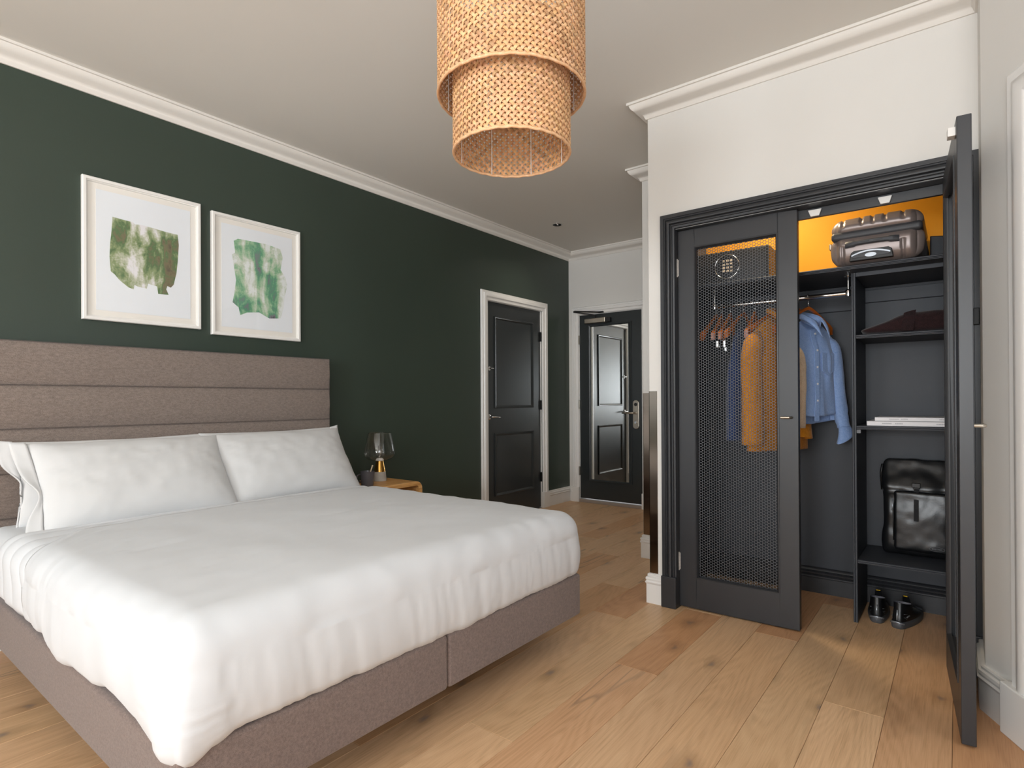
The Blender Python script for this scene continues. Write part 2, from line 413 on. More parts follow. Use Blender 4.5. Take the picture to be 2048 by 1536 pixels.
for k in range(k0, 13):
    xa = X0+PW*k; xb = xa+PW; xa = max(xa, GX-.1); xb = min(xb, RX+.15)
    if xb-xa < .02: continue
    seq = JOINTS.get(k); y = BY-.1
    if seq is None:
        seq = []; yy = BY+random.uniform(.4, 1.9)
        while yy < FY: seq.append((yy, random.choice([GOLD, TAN, ROSE, GOLD, TAN, DEEP]))); yy += random.choice([1.4, 1.8, 1.9, 1.9])
        seq.append((9, random.choice([GOLD, TAN, ROSE])))
    for (ye, c) in seq:
        ye = min(ye, FY+.1)
        if ye-y > .03: plank(xa, xb, y, ye, c)
        y = ye
        if y >= FY+.1: break

# ------------------------------------------------------------------ walls, ceiling
struct(box('ceiling', M_CEIL, (GX-.15, RX+.3, BY-.2, FY+.15, CZ, CZ+.1)))
D1 = (4.15, 5.058, 2.105)   # door in green wall: y0, y1, top
g = MB().box(GX-.12, GX, BY-.15, D1[0], 0, CZ).box(GX-.12, GX, D1[1], FY+.12, 0, CZ).box(GX-.12, GX, D1[0], D1[1], D1[2], CZ)
struct(g.build('wall_left', M_GREEN))
D2 = (-3.396, -2.632, 2.108)
g = MB().box(GX, D2[0], FY, FY+.12, 0, CZ).box(D2[1], SX, FY, FY+.12, 0, CZ).box(D2[0], D2[1], FY, FY+.12, D2[2], CZ)
struct(g.build('wall_entrance', M_WHITE))
struct(box('wall_corridor', M_WHITE, (SX, WL+.06, SY, FY+.12, 0, CZ)))
OW = (-1.235, -.005, 2.09)   # wardrobe opening
g = MB().box(WL, OW[0], WY, WY+.07, 0, CZ).box(OW[1], WR, WY, WY+.07, 0, CZ).box(OW[0], OW[1], WY, WY+.07, OW[2], CZ).box(WL, WL+.05, WY+.07, SY, 0, CZ)
struct(g.build('wall_wardrobe', M_WHITE))
# closet interior shell
struct(box('wall_closet_left', M_CLOSET, (WL+.05, WL+.07, WY+.07, 3.82, 0, 2.5)))
struct(box('wall_closet_right', M_CLOSET, (.05, WR, WY+.07, 3.82, 0, 2.5)))
struct(box('wall_closet_back', M_CLOSET, (WL+.07, .05, 3.81, 3.83, 0, 1.80)))
struct(box('wall_closet_upper', M_MUST, (WL+.07, .05, 3.81, 3.83, 1.80, 2.5)))
struct(box('ceiling_closet', M_CLOSET, (WL+.05, WR, WY+.07, 3.83, 2.5, 2.52)))
# right return, splayed bay wall with a tall window opening, right wall and wall behind the camera
g = MB().box(WR, WR+.1, RA.y, WY+.07, 0, CZ)
struct(g.build('wall_return', M_WHITE))
W3 = (.32, 1.25, .35, 2.12)
def splay_box(mb, t0, t1, z0, z1, d0=0, d1=-.12):
    pts = [RA+RD*t0+RN*d0, RA+RD*t1+RN*d0, RA+RD*t1+RN*d1, RA+RD*t0+RN*d1]
    return mb.prism([(p.x, p.y, z0) for p in pts], (0, 0, z1-z0))
g = MB(); splay_box(g, 0, W3[0], 0, CZ); splay_box(g, W3[1], 1.5, 0, CZ); splay_box(g, W3[0], W3[1], 0, W3[2]); splay_box(g, W3[0], W3[1], W3[3], CZ)
struct(g.build('wall_bay', M_WHITE))
W4 = (-1.85, -.15, .55, 2.55)  # unseen window opening, added to let fill light in from the right
g = MB().box(RX, RX+.12, BY-.15, W4[0], 0, CZ).box(RX, RX+.12, W4[1], RB.y, 0, CZ).box(RX, RX+.12, W4[0], W4[1], 0, W4[2]).box(RX, RX+.12, W4[0], W4[1], W4[3], CZ)
struct(g.build('wall_right', M_WHITE))
w = MB().box(RX+.03, RX+.09, W4[0], W4[0]+.06, W4[2], W4[3]).box(RX+.03, RX+.09, W4[1]-.06, W4[1], W4[2], W4[3]).box(RX+.03, RX+.09, W4[0], W4[1], W4[2], W4[2]+.07).box(RX+.03, RX+.09, W4[0], W4[1], W4[3]-.06, W4[3])
struct(w.build('window_4', M_TRIM, bevel=.004))
g = MB(); ws = [(-3.2, -1.7), (-1.0, .5)]
g.box(GX, RX, BY-.12, BY, 0, .55).box(GX, RX, BY-.12, BY, 2.55, CZ)
for a, b in ((GX, ws[0][0]), (ws[0][1], ws[1][0]), (ws[1][1], RX)): g.box(a, b, BY-.12, BY, .55, 2.55)
struct(g.build('wall_back', M_WHITE))
for i, (a, b) in enumerate(ws):
    w = MB().box(a, a+.06, BY-.09, BY-.03, .55, 2.55).box(b-.06, b, BY-.09, BY-.03, .55, 2.55).box(a, b, BY-.09, BY-.03, .55, .62).box(a, b, BY-.09, BY-.03, 2.49, 2.55).box(a, b, BY-.09, BY-.03, 1.52, 1.57)
    struct(w.build('window_%d' % (i+1), M_TRIM, bevel=.004))
# bay window frame with architrave and plinth (only its edge shows at the right of the view)
w = MB(); splay_box(w, W3[0], W3[0]+.05, W3[2], W3[3], -.03, -.09); splay_box(w, W3[1]-.05, W3[1], W3[2], W3[3], -.03, -.09); splay_box(w, W3[0], W3[1], W3[3]-.05, W3[3], -.03, -.09); splay_box(w, W3[0], W3[1], W3[2], W3[2]+.06, -.03, -.09)
win3 = struct(w.build('window_3', M_TRIM, bevel=.004))
AP = [(0, 0), (0, .012), (.006, .02), (.022, .02), (.028, .03), (.04, .034), (.055, .03), (.06, .022), (.085, .018), (.09, .012), (.09, 0)]
def archi(mb, pts, N, width=.09, prof=AP):
    return mb.sweep(pts, N, [(a*width/.09, b) for a, b in prof])
# profile's a=0 is the outer edge; path runs along the outer edge with the opening on its right
t0, t1 = .168, W3[1]+.13
P = [RA+RD*t0, RA+RD*t0, RA+RD*t1, RA+RD*t1]
zt = W3[3]+.13
path = [(P[3].x, P[3].y, .17), (P[2].x, P[2].y, zt), (P[1].x, P[1].y, zt), (P[0].x, P[0].y, .17)]
a3 = MB().sweep(path[::-1], RN, [(a*.15/.09, b) for a, b in AP]); a3.build('architrave', M_TRIM, win3, smooth='auto')
for ta, tb in ((t0-.022, t0+.16), (t1-.16, t1+.006)):
    q = MB(); splay_box(q, ta, tb, 0, .175, .04, 0); q.build('plinth_block', M_TRIM, win3, bevel=.004)
q = MB(); splay_box(q, W3[0]+.0, W3[1]+.05, W3[2]-.03, W3[2], .05, -.1); q.build('window_sill', M_TRIM, win3, bevel=.005)

# ------------------------------------------------------------------ cornice and baseboards
CP = [(0, -.085), (.008, -.085), (.012, -.079), (.016, -.068), (.024, -.059), (.038, -.052), (.054, -.046), (.067, -.037), (.076, -.025), (.079, -.013), (.09, -.013), (.09, 0), (0, 0)]
cor = [(GX, BY), (GX, FY), (SX, FY), (SX, SY), (WL, SY), (WL, WY), (WR, WY), (RA.x, RA.y), (RB.x, RB.y), (RB.x, BY), (GX, BY)]
struct(MB().sweep([(x, y, CZ-.0005) for x, y in cor], (0, 0, 1), CP, loop=True).build('trim_1', M_CORN, smooth='auto'))
BP = [(0, 0), (.018, 0), (.018, .108), (.022, .112), (.024, .12), (.018, .126), (.018, .13), (.022, .136), (.02, .146), (.012, .15), (.012, .154), (.014, .16), (.01, .165), (0, .165)]
def skirt(n, pts, m=M_TRIM, prof=BP):
    return struct(MB().sweep([(x, y, 0) for x, y in pts], (0, 0, 1), prof).build(n, m, smooth='auto'))
skirt('baseboard_left', [(GX, BY), (GX, 4.058)])
skirt('baseboard_far', [(GX, 5.165), (GX, FY), (-3.487, FY)])
skirt('baseboard_step', [(-2.53, FY), (SX, FY), (SX, SY), (WL, SY), (WL, WY), (-1.318, WY)])
skirt('baseboard_right', [(WR, WY), (RA.x, RA.y), tuple((RA+RD*.146)[:2])])
skirt('baseboard_back', [tuple((RA+RD*1.39)[:2]), tuple(RB[:2]), (RX, BY), (GX, BY)])
CBP = [(0, 0), (.014, 0), (.014, .088), (.02, .092), (.02, .1), (.012, .106), (.02, .112), (.022, .122), (.012, .128), (.018, .134), (.014, .144), (.006, .15), (0, .15)]
skirt('baseboard_closet', [(WL+.07, WY+.08), (WL+.07, 3.81), (.05, 3.81), (.05, WY+.08)], M_BLACK, CBP)

# polished corner guards
def guard(x, y, label):
    t = .0025
    o = MB().box(x-t, x+.046, y-t, y, .168, 1.198).box(x-t, x, y-t, y+.046, .168, 1.198).build('corner_guard', M_GUARD)
    return tag(o, label, 'corner guard', 'steel corner guards')
guard(WL, WY, 'polished steel corner guard on white wall corner beside the wardrobe frame')
guard(SX, SY, 'polished steel corner guard on the farther wall corner near the entrance door')

# ------------------------------------------------------------------ door in the green wall
d1 = struct(MB().box(GX-.055, GX-.012, D1[0]+.004, D1[1]-.004, .008, D1[2]-.004).build('door_1', M_DOORB, bevel=.002), 'black two-panel door in the green wall')
def wall_path(y0, y1, zt, x, zb=.0): return [(x, y0, zb), (x, y0, zt), (x, y1, zt), (x, y1, zb)]
o = .093
MB().sweep(wall_path(D1[0]-o, D1[1]+o+.03, D1[2]+.09, GX, .16)[::-1], (1, 0, 0), [(-a*1.02, b) for a, b in AP][::-1]).build('door_frame', M_TRIM, d1, smooth='auto') if False else None
def arch_x(y0, y1, zt, w, zb, parent, mname, m=M_TRIM):
    # architrave on the green wall (normal +x), y0/y1/zt are the outer edges
    prof = [(a*w/.09, b) for a, b in AP]
    return MB().sweep([(GX, y0, zb), (GX, y0, zt), (GX, y1, zt), (GX, y1, zb)], (1, 0, 0), prof).build(mname, m, parent, smooth='auto')
arch_x(4.066, 5.16, 2.197, .093, .165, d1, 'architrave')
for a, b in ((4.06, 4.156), (5.052, 5.166)): box('plinth_block', M_TRIM, (GX, GX+.034, a, b, 0, .168), d1, .003)
MB().box(GX-.12, GX, D1[0]-.0, D1[0]+.003, 0, D1[2]).box(GX-.12, GX, D1[1]-.003, D1[1], 0, D1[2]).box(GX-.12, GX, D1[0], D1[1], D1[2]-.003, D1[2]).build('door_lining', M_TRIM, d1)
PM = [(0, 0), (0, .010), (.006, .014), (.012, .013), (.02, .007), (.026, .003), (.026, 0)]
def panel_x(y0, y1, z0, z1):
    x = GX-.012
    MB().sweep([(x, y0, z0), (x, y0, z1), (x, y1, z1), (x, y1, z0), (x, y0, z0)], (1, 0, 0), PM, loop=True).build('panel_moulding', M_DOORB, d1, smooth='auto')
    box('panel', M_DOORB, (x-.001, x+.004, y0+.06, y1-.06, z0+.06, z1-.06), d1, .003) if False else None
panel_x(4.278, 4.915, 1.075, 1.965); panel_x(4.278, 4.915, .222, .832)
hx = GX-.012
h = MB().lathe([(0, 0), (.027, 0), (.027, .006), (.022, .01), (.010, .011), (.009, .045), (0, .045)], (hx, 4.198, .993), 24, 'x').build('handle_rose', M_CHROME, d1, smooth='auto')
MB().tube([(hx+.045, 4.195, .993), (hx+.05, 4.21, .993), (hx+.05, 4.25, .993), (hx+.05, 4.29, .989), (hx+.048, 4.318, .986)], [.009, .009, .008, .0075, .006], 10).build('lever_handle', M_CHROME, h, smooth=True)
h = MB().lathe([(0, 0), (.02, 0), (.02, .005), (.007, .006), (.006, .03), (0, .03)], (hx, 4.203, 1.457), 20, 'x').build('thumb_turn', M_CHROME, d1, smooth='auto')
box('turn_wing', M_CHROME, (hx+.025, hx+.036, 4.197, 4.235, 1.452, 1.462), h, .003)
for z in (.28, 1.05, 1.78): box('hinge', M_BLKMET, (GX-.014, GX+.006, 5.04, 5.06, z, z+.1), d1, .002)

# ------------------------------------------------------------------ entrance door with mirror
d2 = struct(MB().box(D2[0]+.004, D2[1]-.004, FY-.002, FY+.045, .045, D2[2]-.004).build('door_2', M_DOORB, bevel=.002), 'black entrance door with a tall mirror')
def arch_y(x0, x1, zt, w, zb, y, parent, name, m, prof0=AP):
    # architrave on a wall facing -y
    return MB().sweep([(x0, y, zb), (x0, y, zt), (x1, y, zt), (x1, y, zb)][::-1], (0, -1, 0), [(a*w/.09, b) for a, b in prof0]).build(name, m, parent, smooth='auto')
def sweep_y(path, y, prof): return MB().sweep([(x, y, z) for x, z in path], (0, -1, 0), prof, loop=path[0] == path[-1])
# path order gives the opening on the right-hand side of travel
def frame_y(x0, x1, z0, zt, y, prof):
    return sweep_y([(x0, z0), (x0, zt), (x1, zt), (x1, z0)], y, prof)
frame_y(-3.488, -2.54, .16, 2.2, FY, AP).build('architrave', M_TRIM, d2, smooth='auto')
for a, b in ((-3.492, D2[0]), (D2[1], -2.535)): box('plinth_block', M_TRIM, (a, b, FY-.034, FY, 0, .165), d2, .003)
MB().box(D2[0], D2[0]+.003, FY, FY+.12, 0, D2[2]).box(D2[1]-.003, D2[1], FY, FY+.12, 0, D2[2]).box(D2[0], D2[1], FY, FY+.12, D2[2]-.003, D2[2]).build('door_lining', M_TRIM, d2)
box('threshold', mat('threshold_alu', '#b3aaa4', .35, .5), (D2[0], D2[1], FY-.026, FY+.05, 0, .036), d2, .004)
sweep_y([(-3.275, .245), (-3.275, 1.99), (-2.75, 1.99), (-2.75, .245), (-3.275, .245)], FY-.002, PM).build('panel_moulding', M_DOORB, d2, smooth='auto')
box('mirror', M_MIRROR, (-3.243, -2.788, FY-.008, FY-.003, .265, 1.965), d2)
fy = FY-.002
pl = MB(); pts = []
for k in range(25):
    a = PI*k/24; pts.append((-2.70+.034*math.cos(a), fy, 1.112+.034*math.sin(a)))
for k in range(25):
    a = PI+PI*k/24; pts.append((-2.70+.034*math.cos(a), fy, .875+.034*math.sin(a)))
pl.prism(pts, (0, -.014, 0)); pl = pl.build('lock_plate', M_NICKEL, d2, bevel=.003)
MB().lathe([(0, 0), (.018, 0), (.018, -.003), (0, -.003)], (-2.70, fy-.0145, 1.1), 24, 'y').build('card_reader', M_BLKPL, pl, smooth='auto')
MB().lathe([(0, 0), (.014, 0), (.013, -.012), (0, -.012)], (-2.70, fy-.0145, .91), 20, 'y').build('deadbolt_turn', M_CHROME, pl, smooth='auto')
MB().tube([(-2.70, fy-.01, 1.01), (-2.70, fy-.05, 1.01), (-2.715, fy-.058, 1.01), (-2.78, fy-.058, 1.01), (-2.84, fy-.055, 1.008)], [.011, .011, .011, .009, .007], 12).build('lever_handle', M_NICKEL, d2, smooth=True)
for z in (.3, 1.05, 1.78): box('hinge', M_NICKEL, (D2[0]-.006, D2[0]+.008, FY-.022, FY-.002, z, z+.1), d2, .002)
cl = box('door_closer', M_NICKEL, (-3.3, -3.04, FY-.058, FY-.003, 2.0, 2.055), d2, .006)
box('closer_end', M_BLKPL, (-3.04, -2.985, FY-.05, FY-.003, 2.0, 2.05), cl, .004)
MB().tube([(-3.16, FY-.05, 2.058), (-3.16, FY-.05, 2.085), (-3.35, FY-.2, 2.12)], .008, 8).build('closer_arm', M_BLKPL, cl, smooth=True)
MB().tube([(-3.35, FY-.2, 2.12), (-3.34, FY-.19, 2.128), (-3.1, FY-.035, 2.115)], .008, 8).build('closer_arm', M_BLKPL, cl, smooth=True)
box('arm_bracket', M_BLKPL, (-3.13, -3.07, FY-.05, FY-.02, 2.108, 2.125), cl, .003)

# ------------------------------------------------------------------ ceiling downlight
dl = empty('ceiling_downlight', (-3.02, 4.6, CZ), 'small recessed chrome downlight in the ceiling near the entrance', 'downlight')
MB().lathe([(.036, 0), (.044, 0), (.045, -.003), (.043, -.006), (.036, -.004)], (-3.02, 4.6, CZ), 32).build('bezel', M_CHROME, dl, smooth=True)
MB().lathe([(.036, -.003), (.03, -.001), (0, -.001)], (-3.02, 4.6, CZ), 32).build('reflector', M_BLKMET, dl, smooth=True)
MB().lathe([(.012, -.001), (.011, -.006), (0, -.009)], (-3.02, 4.6, CZ), 16).build('lamp_bulb', M_CHROME, dl, smooth=True)

dsp_ = bpy.data.lights.new('hall_fill_spot', 'SPOT'); dsp_.energy = 22; dsp_.spot_size = 2.4; dsp_.spot_blend = 1; dsp_.color = (1, .9, .76); dsp_.shadow_soft_size = .03  # spot added at the downlight to brighten the hall
dso = bpy.data.objects.new('hall_fill_spot', dsp_); COL.objects.link(dso); dso.location = (-3.02, 4.6, CZ-.015)

# ------------------------------------------------------------------ wardrobe
wr = empty('wardrobe', (-.62, WY, 0), 'built-in charcoal wardrobe with mesh doors and shelves, right door open', 'wardrobe')
WP = [(0, 0), (0, .018), (.020, .018), (.021, .012), (.024, .012), (.026, .018), (.030, .019), (.033, .014), (.035, .014), (.037, .024), (.042, .029), (.048, .030), (.054, .028), (.057, .022),
      (.059, .014), (.061, .014), (.063, .02), (.068, .02), (.070, .013), (.072, .012), (.074, .015), (.080, .014), (.082, .008), (.083, 0)]
fr = frame_y(-1.313, .0725, .17, 2.174, WY, WP).build('frame', M_BLACK, wr, smooth='auto')
for a, b in ((-1.315, -1.23), (-.012, .0695)): box('plinth_block', M_BLACK, (a, b, WY-.033, WY, 0, .172), wr, .004)
MB().box(OW[0], OW[0]+.004, WY, WY+.16, 0, OW[2]).box(OW[1]-.004, OW[1], WY, WY+.16, 0, OW[2]).box(OW[0], OW[1], WY, WY+.16, OW[2]-.004, OW[2]).build('lining', M_BLACK, wr)
box('door_stop', M_BLACK, (OW[0]+.004, OW[1]-.004, WY+.075, WY+.095, OW[2]-.05, OW[2]-.004), wr, .002)
for x, w in ((-.55, .03), (-.262, .028)):
    MB().prism([(x-w, WY+.07, OW[2]-.004-.012), (x+w, WY+.07, OW[2]-.004-.012), (x+w*.62, WY+.07, OW[2]-.048), (x-w*.62, WY+.07, OW[2]-.048)], (0, -.012, 0)).build('magnetic_catch', M_PLW, wr, bevel=.002)
# hexagon perforated sheet (shared by both doors), local: x right, z up, centred
def hexmesh(w, hgt, p=.0148):
    cs = p*.866; R = p/math.sqrt(3); vs = []; fs = []; nc = int(w/cs)+1; nr = int(hgt/p)+1
    for i in range(nc):
        for j in range(nr):
            cx = -w/2+i*cs; cz = -hgt/2+j*p+(p/2 if i % 2 else 0)
            if cz > hgt/2 or cx > w/2: continue
            o = len(vs)
            for rr, y in ((R, 0), (R*.84, 0), (R*.84, .0014)):
                for k in range(6):
                    a = PI/3*k; vs.append((cx+rr*math.cos(a), y, cz+rr*math.sin(a)))
            for k in range(6):
                n = (k+1) % 6
                fs.append((o+k, o+n, o+6+n, o+6+k)); fs.append((o+6+k, o+6+n, o+12+n, o+12+k))
    me = bpy.data.meshes.new('mesh_panel'); me.from_pydata(vs, [], fs); me.materials.append(M_MESH); return me
HEX = hexmesh(.448, 1.85)
def wdoor(name, width, label, hinge, ang, mirror):
    """door built closed with hinge line at local origin, extends along +x*mirror; front face at y=0, back at y=.04"""
    rt_ = Matrix.Rotation(ang, 4, 'Z'); hv = Vector(hinge)
    def T(mb):
        for i, p in enumerate(mb.v): mb.v[i] = hv+rt_ @ Vector((p.x*mirror, p.y, p.z))
        return mb
    z0, z1 = .008, 2.084; s = .092; mb = MB()
    top, bot = 1.985, .172
    mb.box(0, s, 0, .04, z0, z1).box(width-s+.002, width, 0, .04, z0, z1).box(s, width-s+.002, 0, .04, top, z1).box(s, width-s+.002, 0, .04, z0, bot)
    d = T(mb).build(name, M_BLACK, wr, merge=.0005); d['label'] = label
    b = d.modifiers.new('bevel', 'BEVEL'); b.width = .0025; b.segments = 2; b.limit_method = 'ANGLE'
    bead = [(0, 0), (0, -.003), (.005, -.004), (.011, .004), (.012, .012), (0, .012)]
    for y, sg in ((.0, 1), (.04, -1)):
        q = MB().sweep([(s, y, bot), (s, y, top), (width-s+.002, y, top), (width-s+.002, y, bot), (s, y, bot)], (0, 1, 0), [(-a, b_*sg) for a, b_ in bead], loop=True)
        T(q).build('glazing_bead', M_BLACK, d, smooth='auto')
    cx = width/2; m = bpy.data.objects.new('mesh_panel', HEX); COL.objects.link(m); m.parent = d
    m.location = hv+rt_ @ Vector((cx*mirror, .014, (top+bot)/2))-WORLD[d.name]; m.rotation_euler = (0, 0, ang); m['kind'] = 'stuff'
    if width-2*s > .44: m.scale = ((width-2*s+.004)/.44, 1, 1)
    q = MB().tube([(width-.03, .005, 1.058), (width-.03, -.024, 1.058), (width-.036, -.03, 1.058), (width-.075, -.03, 1.058)], .0062, 12); T(q).build('knob', M_NICKEL, d, smooth='auto')
    for z in (.205, 1.83): T(MB().tube([(-.002, -.007, z), (-.002, -.007, z+.1)], .0048, 10).box(.002, .006, -.003, .002, z+.005, z+.095)).build('hinge', M_HINGE, d, smooth='auto')
    return d, T, hv
wdoor('wardrobe_door', .607, 'closed charcoal wardrobe door with hexagon mesh panel', (-1.231, WY+.03, 0), math.radians(.6), 1)
dr, Tr, _ = wdoor('wardrobe_door', .664, 'wide open charcoal wardrobe door seen nearly edge-on', (-.010, WY+.012, 0), math.radians(94.2), -1)
Tr(MB().box(.60, .64, .04, .062, 2.03, 2.06)).build('catch_plate', M_PLW, dr, bevel=.002)
box('wall_hook', M_BLKPL, (.048, .069, WY-.035, WY-.018, 1.45, 1.52), wr, .003)
# shelves, divider, rail
def shelf(name, x0, x1, y0, y1, z0, z1, lip=True):
    mb = MB(); t = z1-z0
    prof = [(y1, z0), (y0+.006, z0), (y0+.006, z0+t*.18), (y0, z0+t*.25), (y0, z0+t*.45), (y0+.004, z0+t*.52), (y0, z0+t*.6), (y0, z0+t*.85), (y0+.004, z1), (y1, z1)]
    mb.prism([(x0, y, z) for y, z in prof], (x1-x0, 0, 0)); return mb.build(name, M_CLOSET, wr, bevel=.0008)
shelf('top_shelf', WL+.07, .05, 3.30, 3.81, 1.796, 1.815)
UY = 3.412
mbd = MB(); mbd.prism([(-.436, UY+.004, 0), (-.434, UY, 0), (-.429, UY, 0), (-.427, UY+.004, 0), (-.425, UY, 0), (-.418, UY, 0), (-.416, UY+.004, 0), (-.416, 3.795, 0), (-.436, 3.795, 0)], (0, 0, 1.796)); mbd.build('divider', M_CLOSET, wr)
box('side_upright', M_CLOSET, (.03, .05, UY, 3.795, 0, 1.796), wr, .001)
for z in (1.458, .992, .305): shelf('shelf', -.416, .03, UY, 3.80, z, z+.019)
box('shelf', M_CLOSET, (-.416, .03, UY, 3.80, 1.775, 1.796), wr, .001)
for z in (.972,): box('shelf_support', mat('support_grey', '#6a6c70', .5), (-.416, -.398, UY+.004, UY+.02, z, z+.018), wr, .001)
box('wall_batten', M_CLOSET, (-1.31, -.436, 3.79, 3.81, 1.655, 1.78), wr, .002)
box('wall_batten', M_CLOSET, (-.416, .03, 3.79, 3.81, 1.69, 1.76), wr, .002)
RY, RZ = 3.462, 1.702
rail = MB().tube([(-1.15, RY, RZ), (-.452, RY, RZ)], .0125, 16).build('hanging_rail', M_CHROME, wr, smooth='auto')
for x in (-1.152, -.455):
    MB().tube([(x, RY, 1.796), (x, RY, RZ-.018)], .0065, 12).lathe([(.02, 1.796), (.02, 1.791), (.006, 1.788)], (x, RY, 0), 16).lathe([(0, RZ-.02), (.014, RZ-.016), (.017, RZ), (.014, RZ+.016), (.006, RZ+.022)], (x, RY, 0), 16).build('rail_bracket', M_CHROME, rail, smooth='auto')
# closet lamp on the closet ceiling behind the head
cl_ = empty('closet_lamp', (-.86, 3.36, 2.5), 'small warm closet light fixed to the closet ceiling', 'lamp')
ME_ = bpy.data.materials.new('warm_lamp_glow'); ME_.use_nodes = True; t_ = NT(ME_); t_.b.inputs['Emission Color'].default_value = (1, .8, .5, 1); t_.b.inputs['Emission Strength'].default_value = 6
box('lamp_body', M_PLW, (-.98, -.74, 3.33, 3.39, 2.475, 2.5), cl_, .004)
box('diffuser', ME_, (-.97, -.75, 3.335, 3.385, 2.468, 2.4745), cl_)
area('closet_lamp_light', (-.86, 3.36, 2.463), (-.84, 3.42, 1.5), .2, .05, 12, (1, .80, .52))

# ------------------------------------------------------------------ bed
BX0, BX1, BY0, BY1 = -3.405, -1.402, .558, 2.318
bed = empty('bed', (-2.4, 1.438, 0), 'taupe upholstered divan bed with channelled headboard against the green wall', 'bed')
mid = 1.437
for a, b in ((BY0, mid-.002), (mid+.002, BY1)):
    rbox(MB(), ((BX0+BX1)/2, (a+b)/2, .245), ((BX1-BX0)/2, (b-a)/2, .095), .014, 6).build('divan_base', M_BEDFAB, bed, smooth=True, merge=.0005)
for x in (-3.2, -2.4, -1.75):
    for y in (.85, 1.35, 1.53, 2.05):
        MB().lathe([(0, 0), (.022, 0), (.022, .01), (.016, .02), (.016, .155), (0, .155)], (x, y, 0), 16).build('castor_leg', M_BLKPL, bed, smooth='auto')
hb = box('headboard', M_HEADFAB, (GX+.012, -3.46, .532, 2.334, .1, 1.43), bed, .006)
for k in range(6):
    z1 = 1.44-k*.203; z0 = z1-.2075
    def dsp(p, n, z0=z0, z1=z1):
        t = (p.z-z0)/(z1-z0); b = math.sin(PI*max(0, min(1, t)))**.5
        if n.x > .2: p = p+Vector((.018*(b-1), 0, 0))
        p = p+Vector((.0025*nz(p.y*6, p.z*5, 1), 0, 0))
        if n.y > .5: p = p+Vector((0, .003*(k*.6)*0+.002*b, 0))
        return p
    rbox(MB(), (-3.435, 1.4335, (z0+z1)/2), (.035, .905, (z1-z0)/2), .005, 14, dsp).build('headboard_panel', M_HEADFAB, hb, smooth=True, merge=.0005)

# mattress with fitted sheet
def dm(p, n):
    p = p+n*.003*nz(p.x*9, p.y*9, p.z*9)
    if n.y < -.5: p = p+n*(.004*nz(p.x*22, p.z*3, 4))
    return p
tag(rbox(MB(), ((-3.395-1.425)/2, 1.4375, .4735), ((3.395-1.425)/2, .868, .1315), .06, 26, dm).build('mattress', M_LINEN, smooth=True, merge=.0005),
    'thick mattress in white fitted sheet showing at the head of the bed', 'mattress')

# flat sheet with pleats turned over at the head, then the duvet cover
YC, YH = 1.4375, .895
def contour(s, off, zlow=.335):
    """left hem -> over the top -> right hem; s in 0..1; returns point (y,z) and normal"""
    h = YH+off; zt = .618+off; r = .085; drop = zt-r-zlow; arc = PI/2*r; flat = 2*(h-r); L = 2*drop+2*arc+flat; d = s*L
    if d < drop: return (YC-h, zlow+d, -1, 0)
    d -= drop
    if d < arc: a = d/r; return (YC-h+r-r*math.cos(a), zt-r+r*math.sin(a), -math.cos(a), math.sin(a))
    d -= arc
    if d < flat: return (YC-h+r+d, zt, 0, 1)
    d -= flat
    if d < arc: a = d/r; return (YC+h-r+r*math.sin(a), zt-r+r*math.cos(a), math.sin(a), math.cos(a))
    d -= arc; return (YC+h, zt-r-d, 1, 0)
P = []; NS = 170; NX = 90
for i in range(NX+1):
    row = []; u = i/NX
    for j in range(NS+1):
        s = j/NS; y, z, ny, nzz = contour(s, -.002, .352)
        left = 1-sstep(.55, 1.0, y)
        x = -3.06+.46*u+.22*left*(.4+.6*sstep(.6, .45, z))*u
        ph = u*PI*9.5+1.0*nz(y*2.2, u*2)+.5*left
        wv = 2*abs(math.sin(ph/2+.4))**.7-1
        amp = .0085*sstep(.02, .2, u)*(1.0 if y < 1.3 else .75)*sstep(.345, .43, z)
        dn = amp*wv+.002*nz(y*7, x*12)-.008*(1-sstep(0, .12, u))-.03*sstep(.40, .352, z)
        row.append(Vector((x, y+ny*dn, z+nzz*dn+.004*math.sin(PI*s)+(.02*nz(x*4, 3)*sstep(.42, .352, z) if y < 1 else 0))))
    P.append(row)
sh = MB().grid(P).build('flat_sheet', M_LINEN, smooth=True)
m_ = sh.modifiers.new('thick', 'SOLIDIFY'); m_.thickness = .003
tag(sh, 'pleated white flat sheet folded over between pillows and duvet', 'bed sheet')

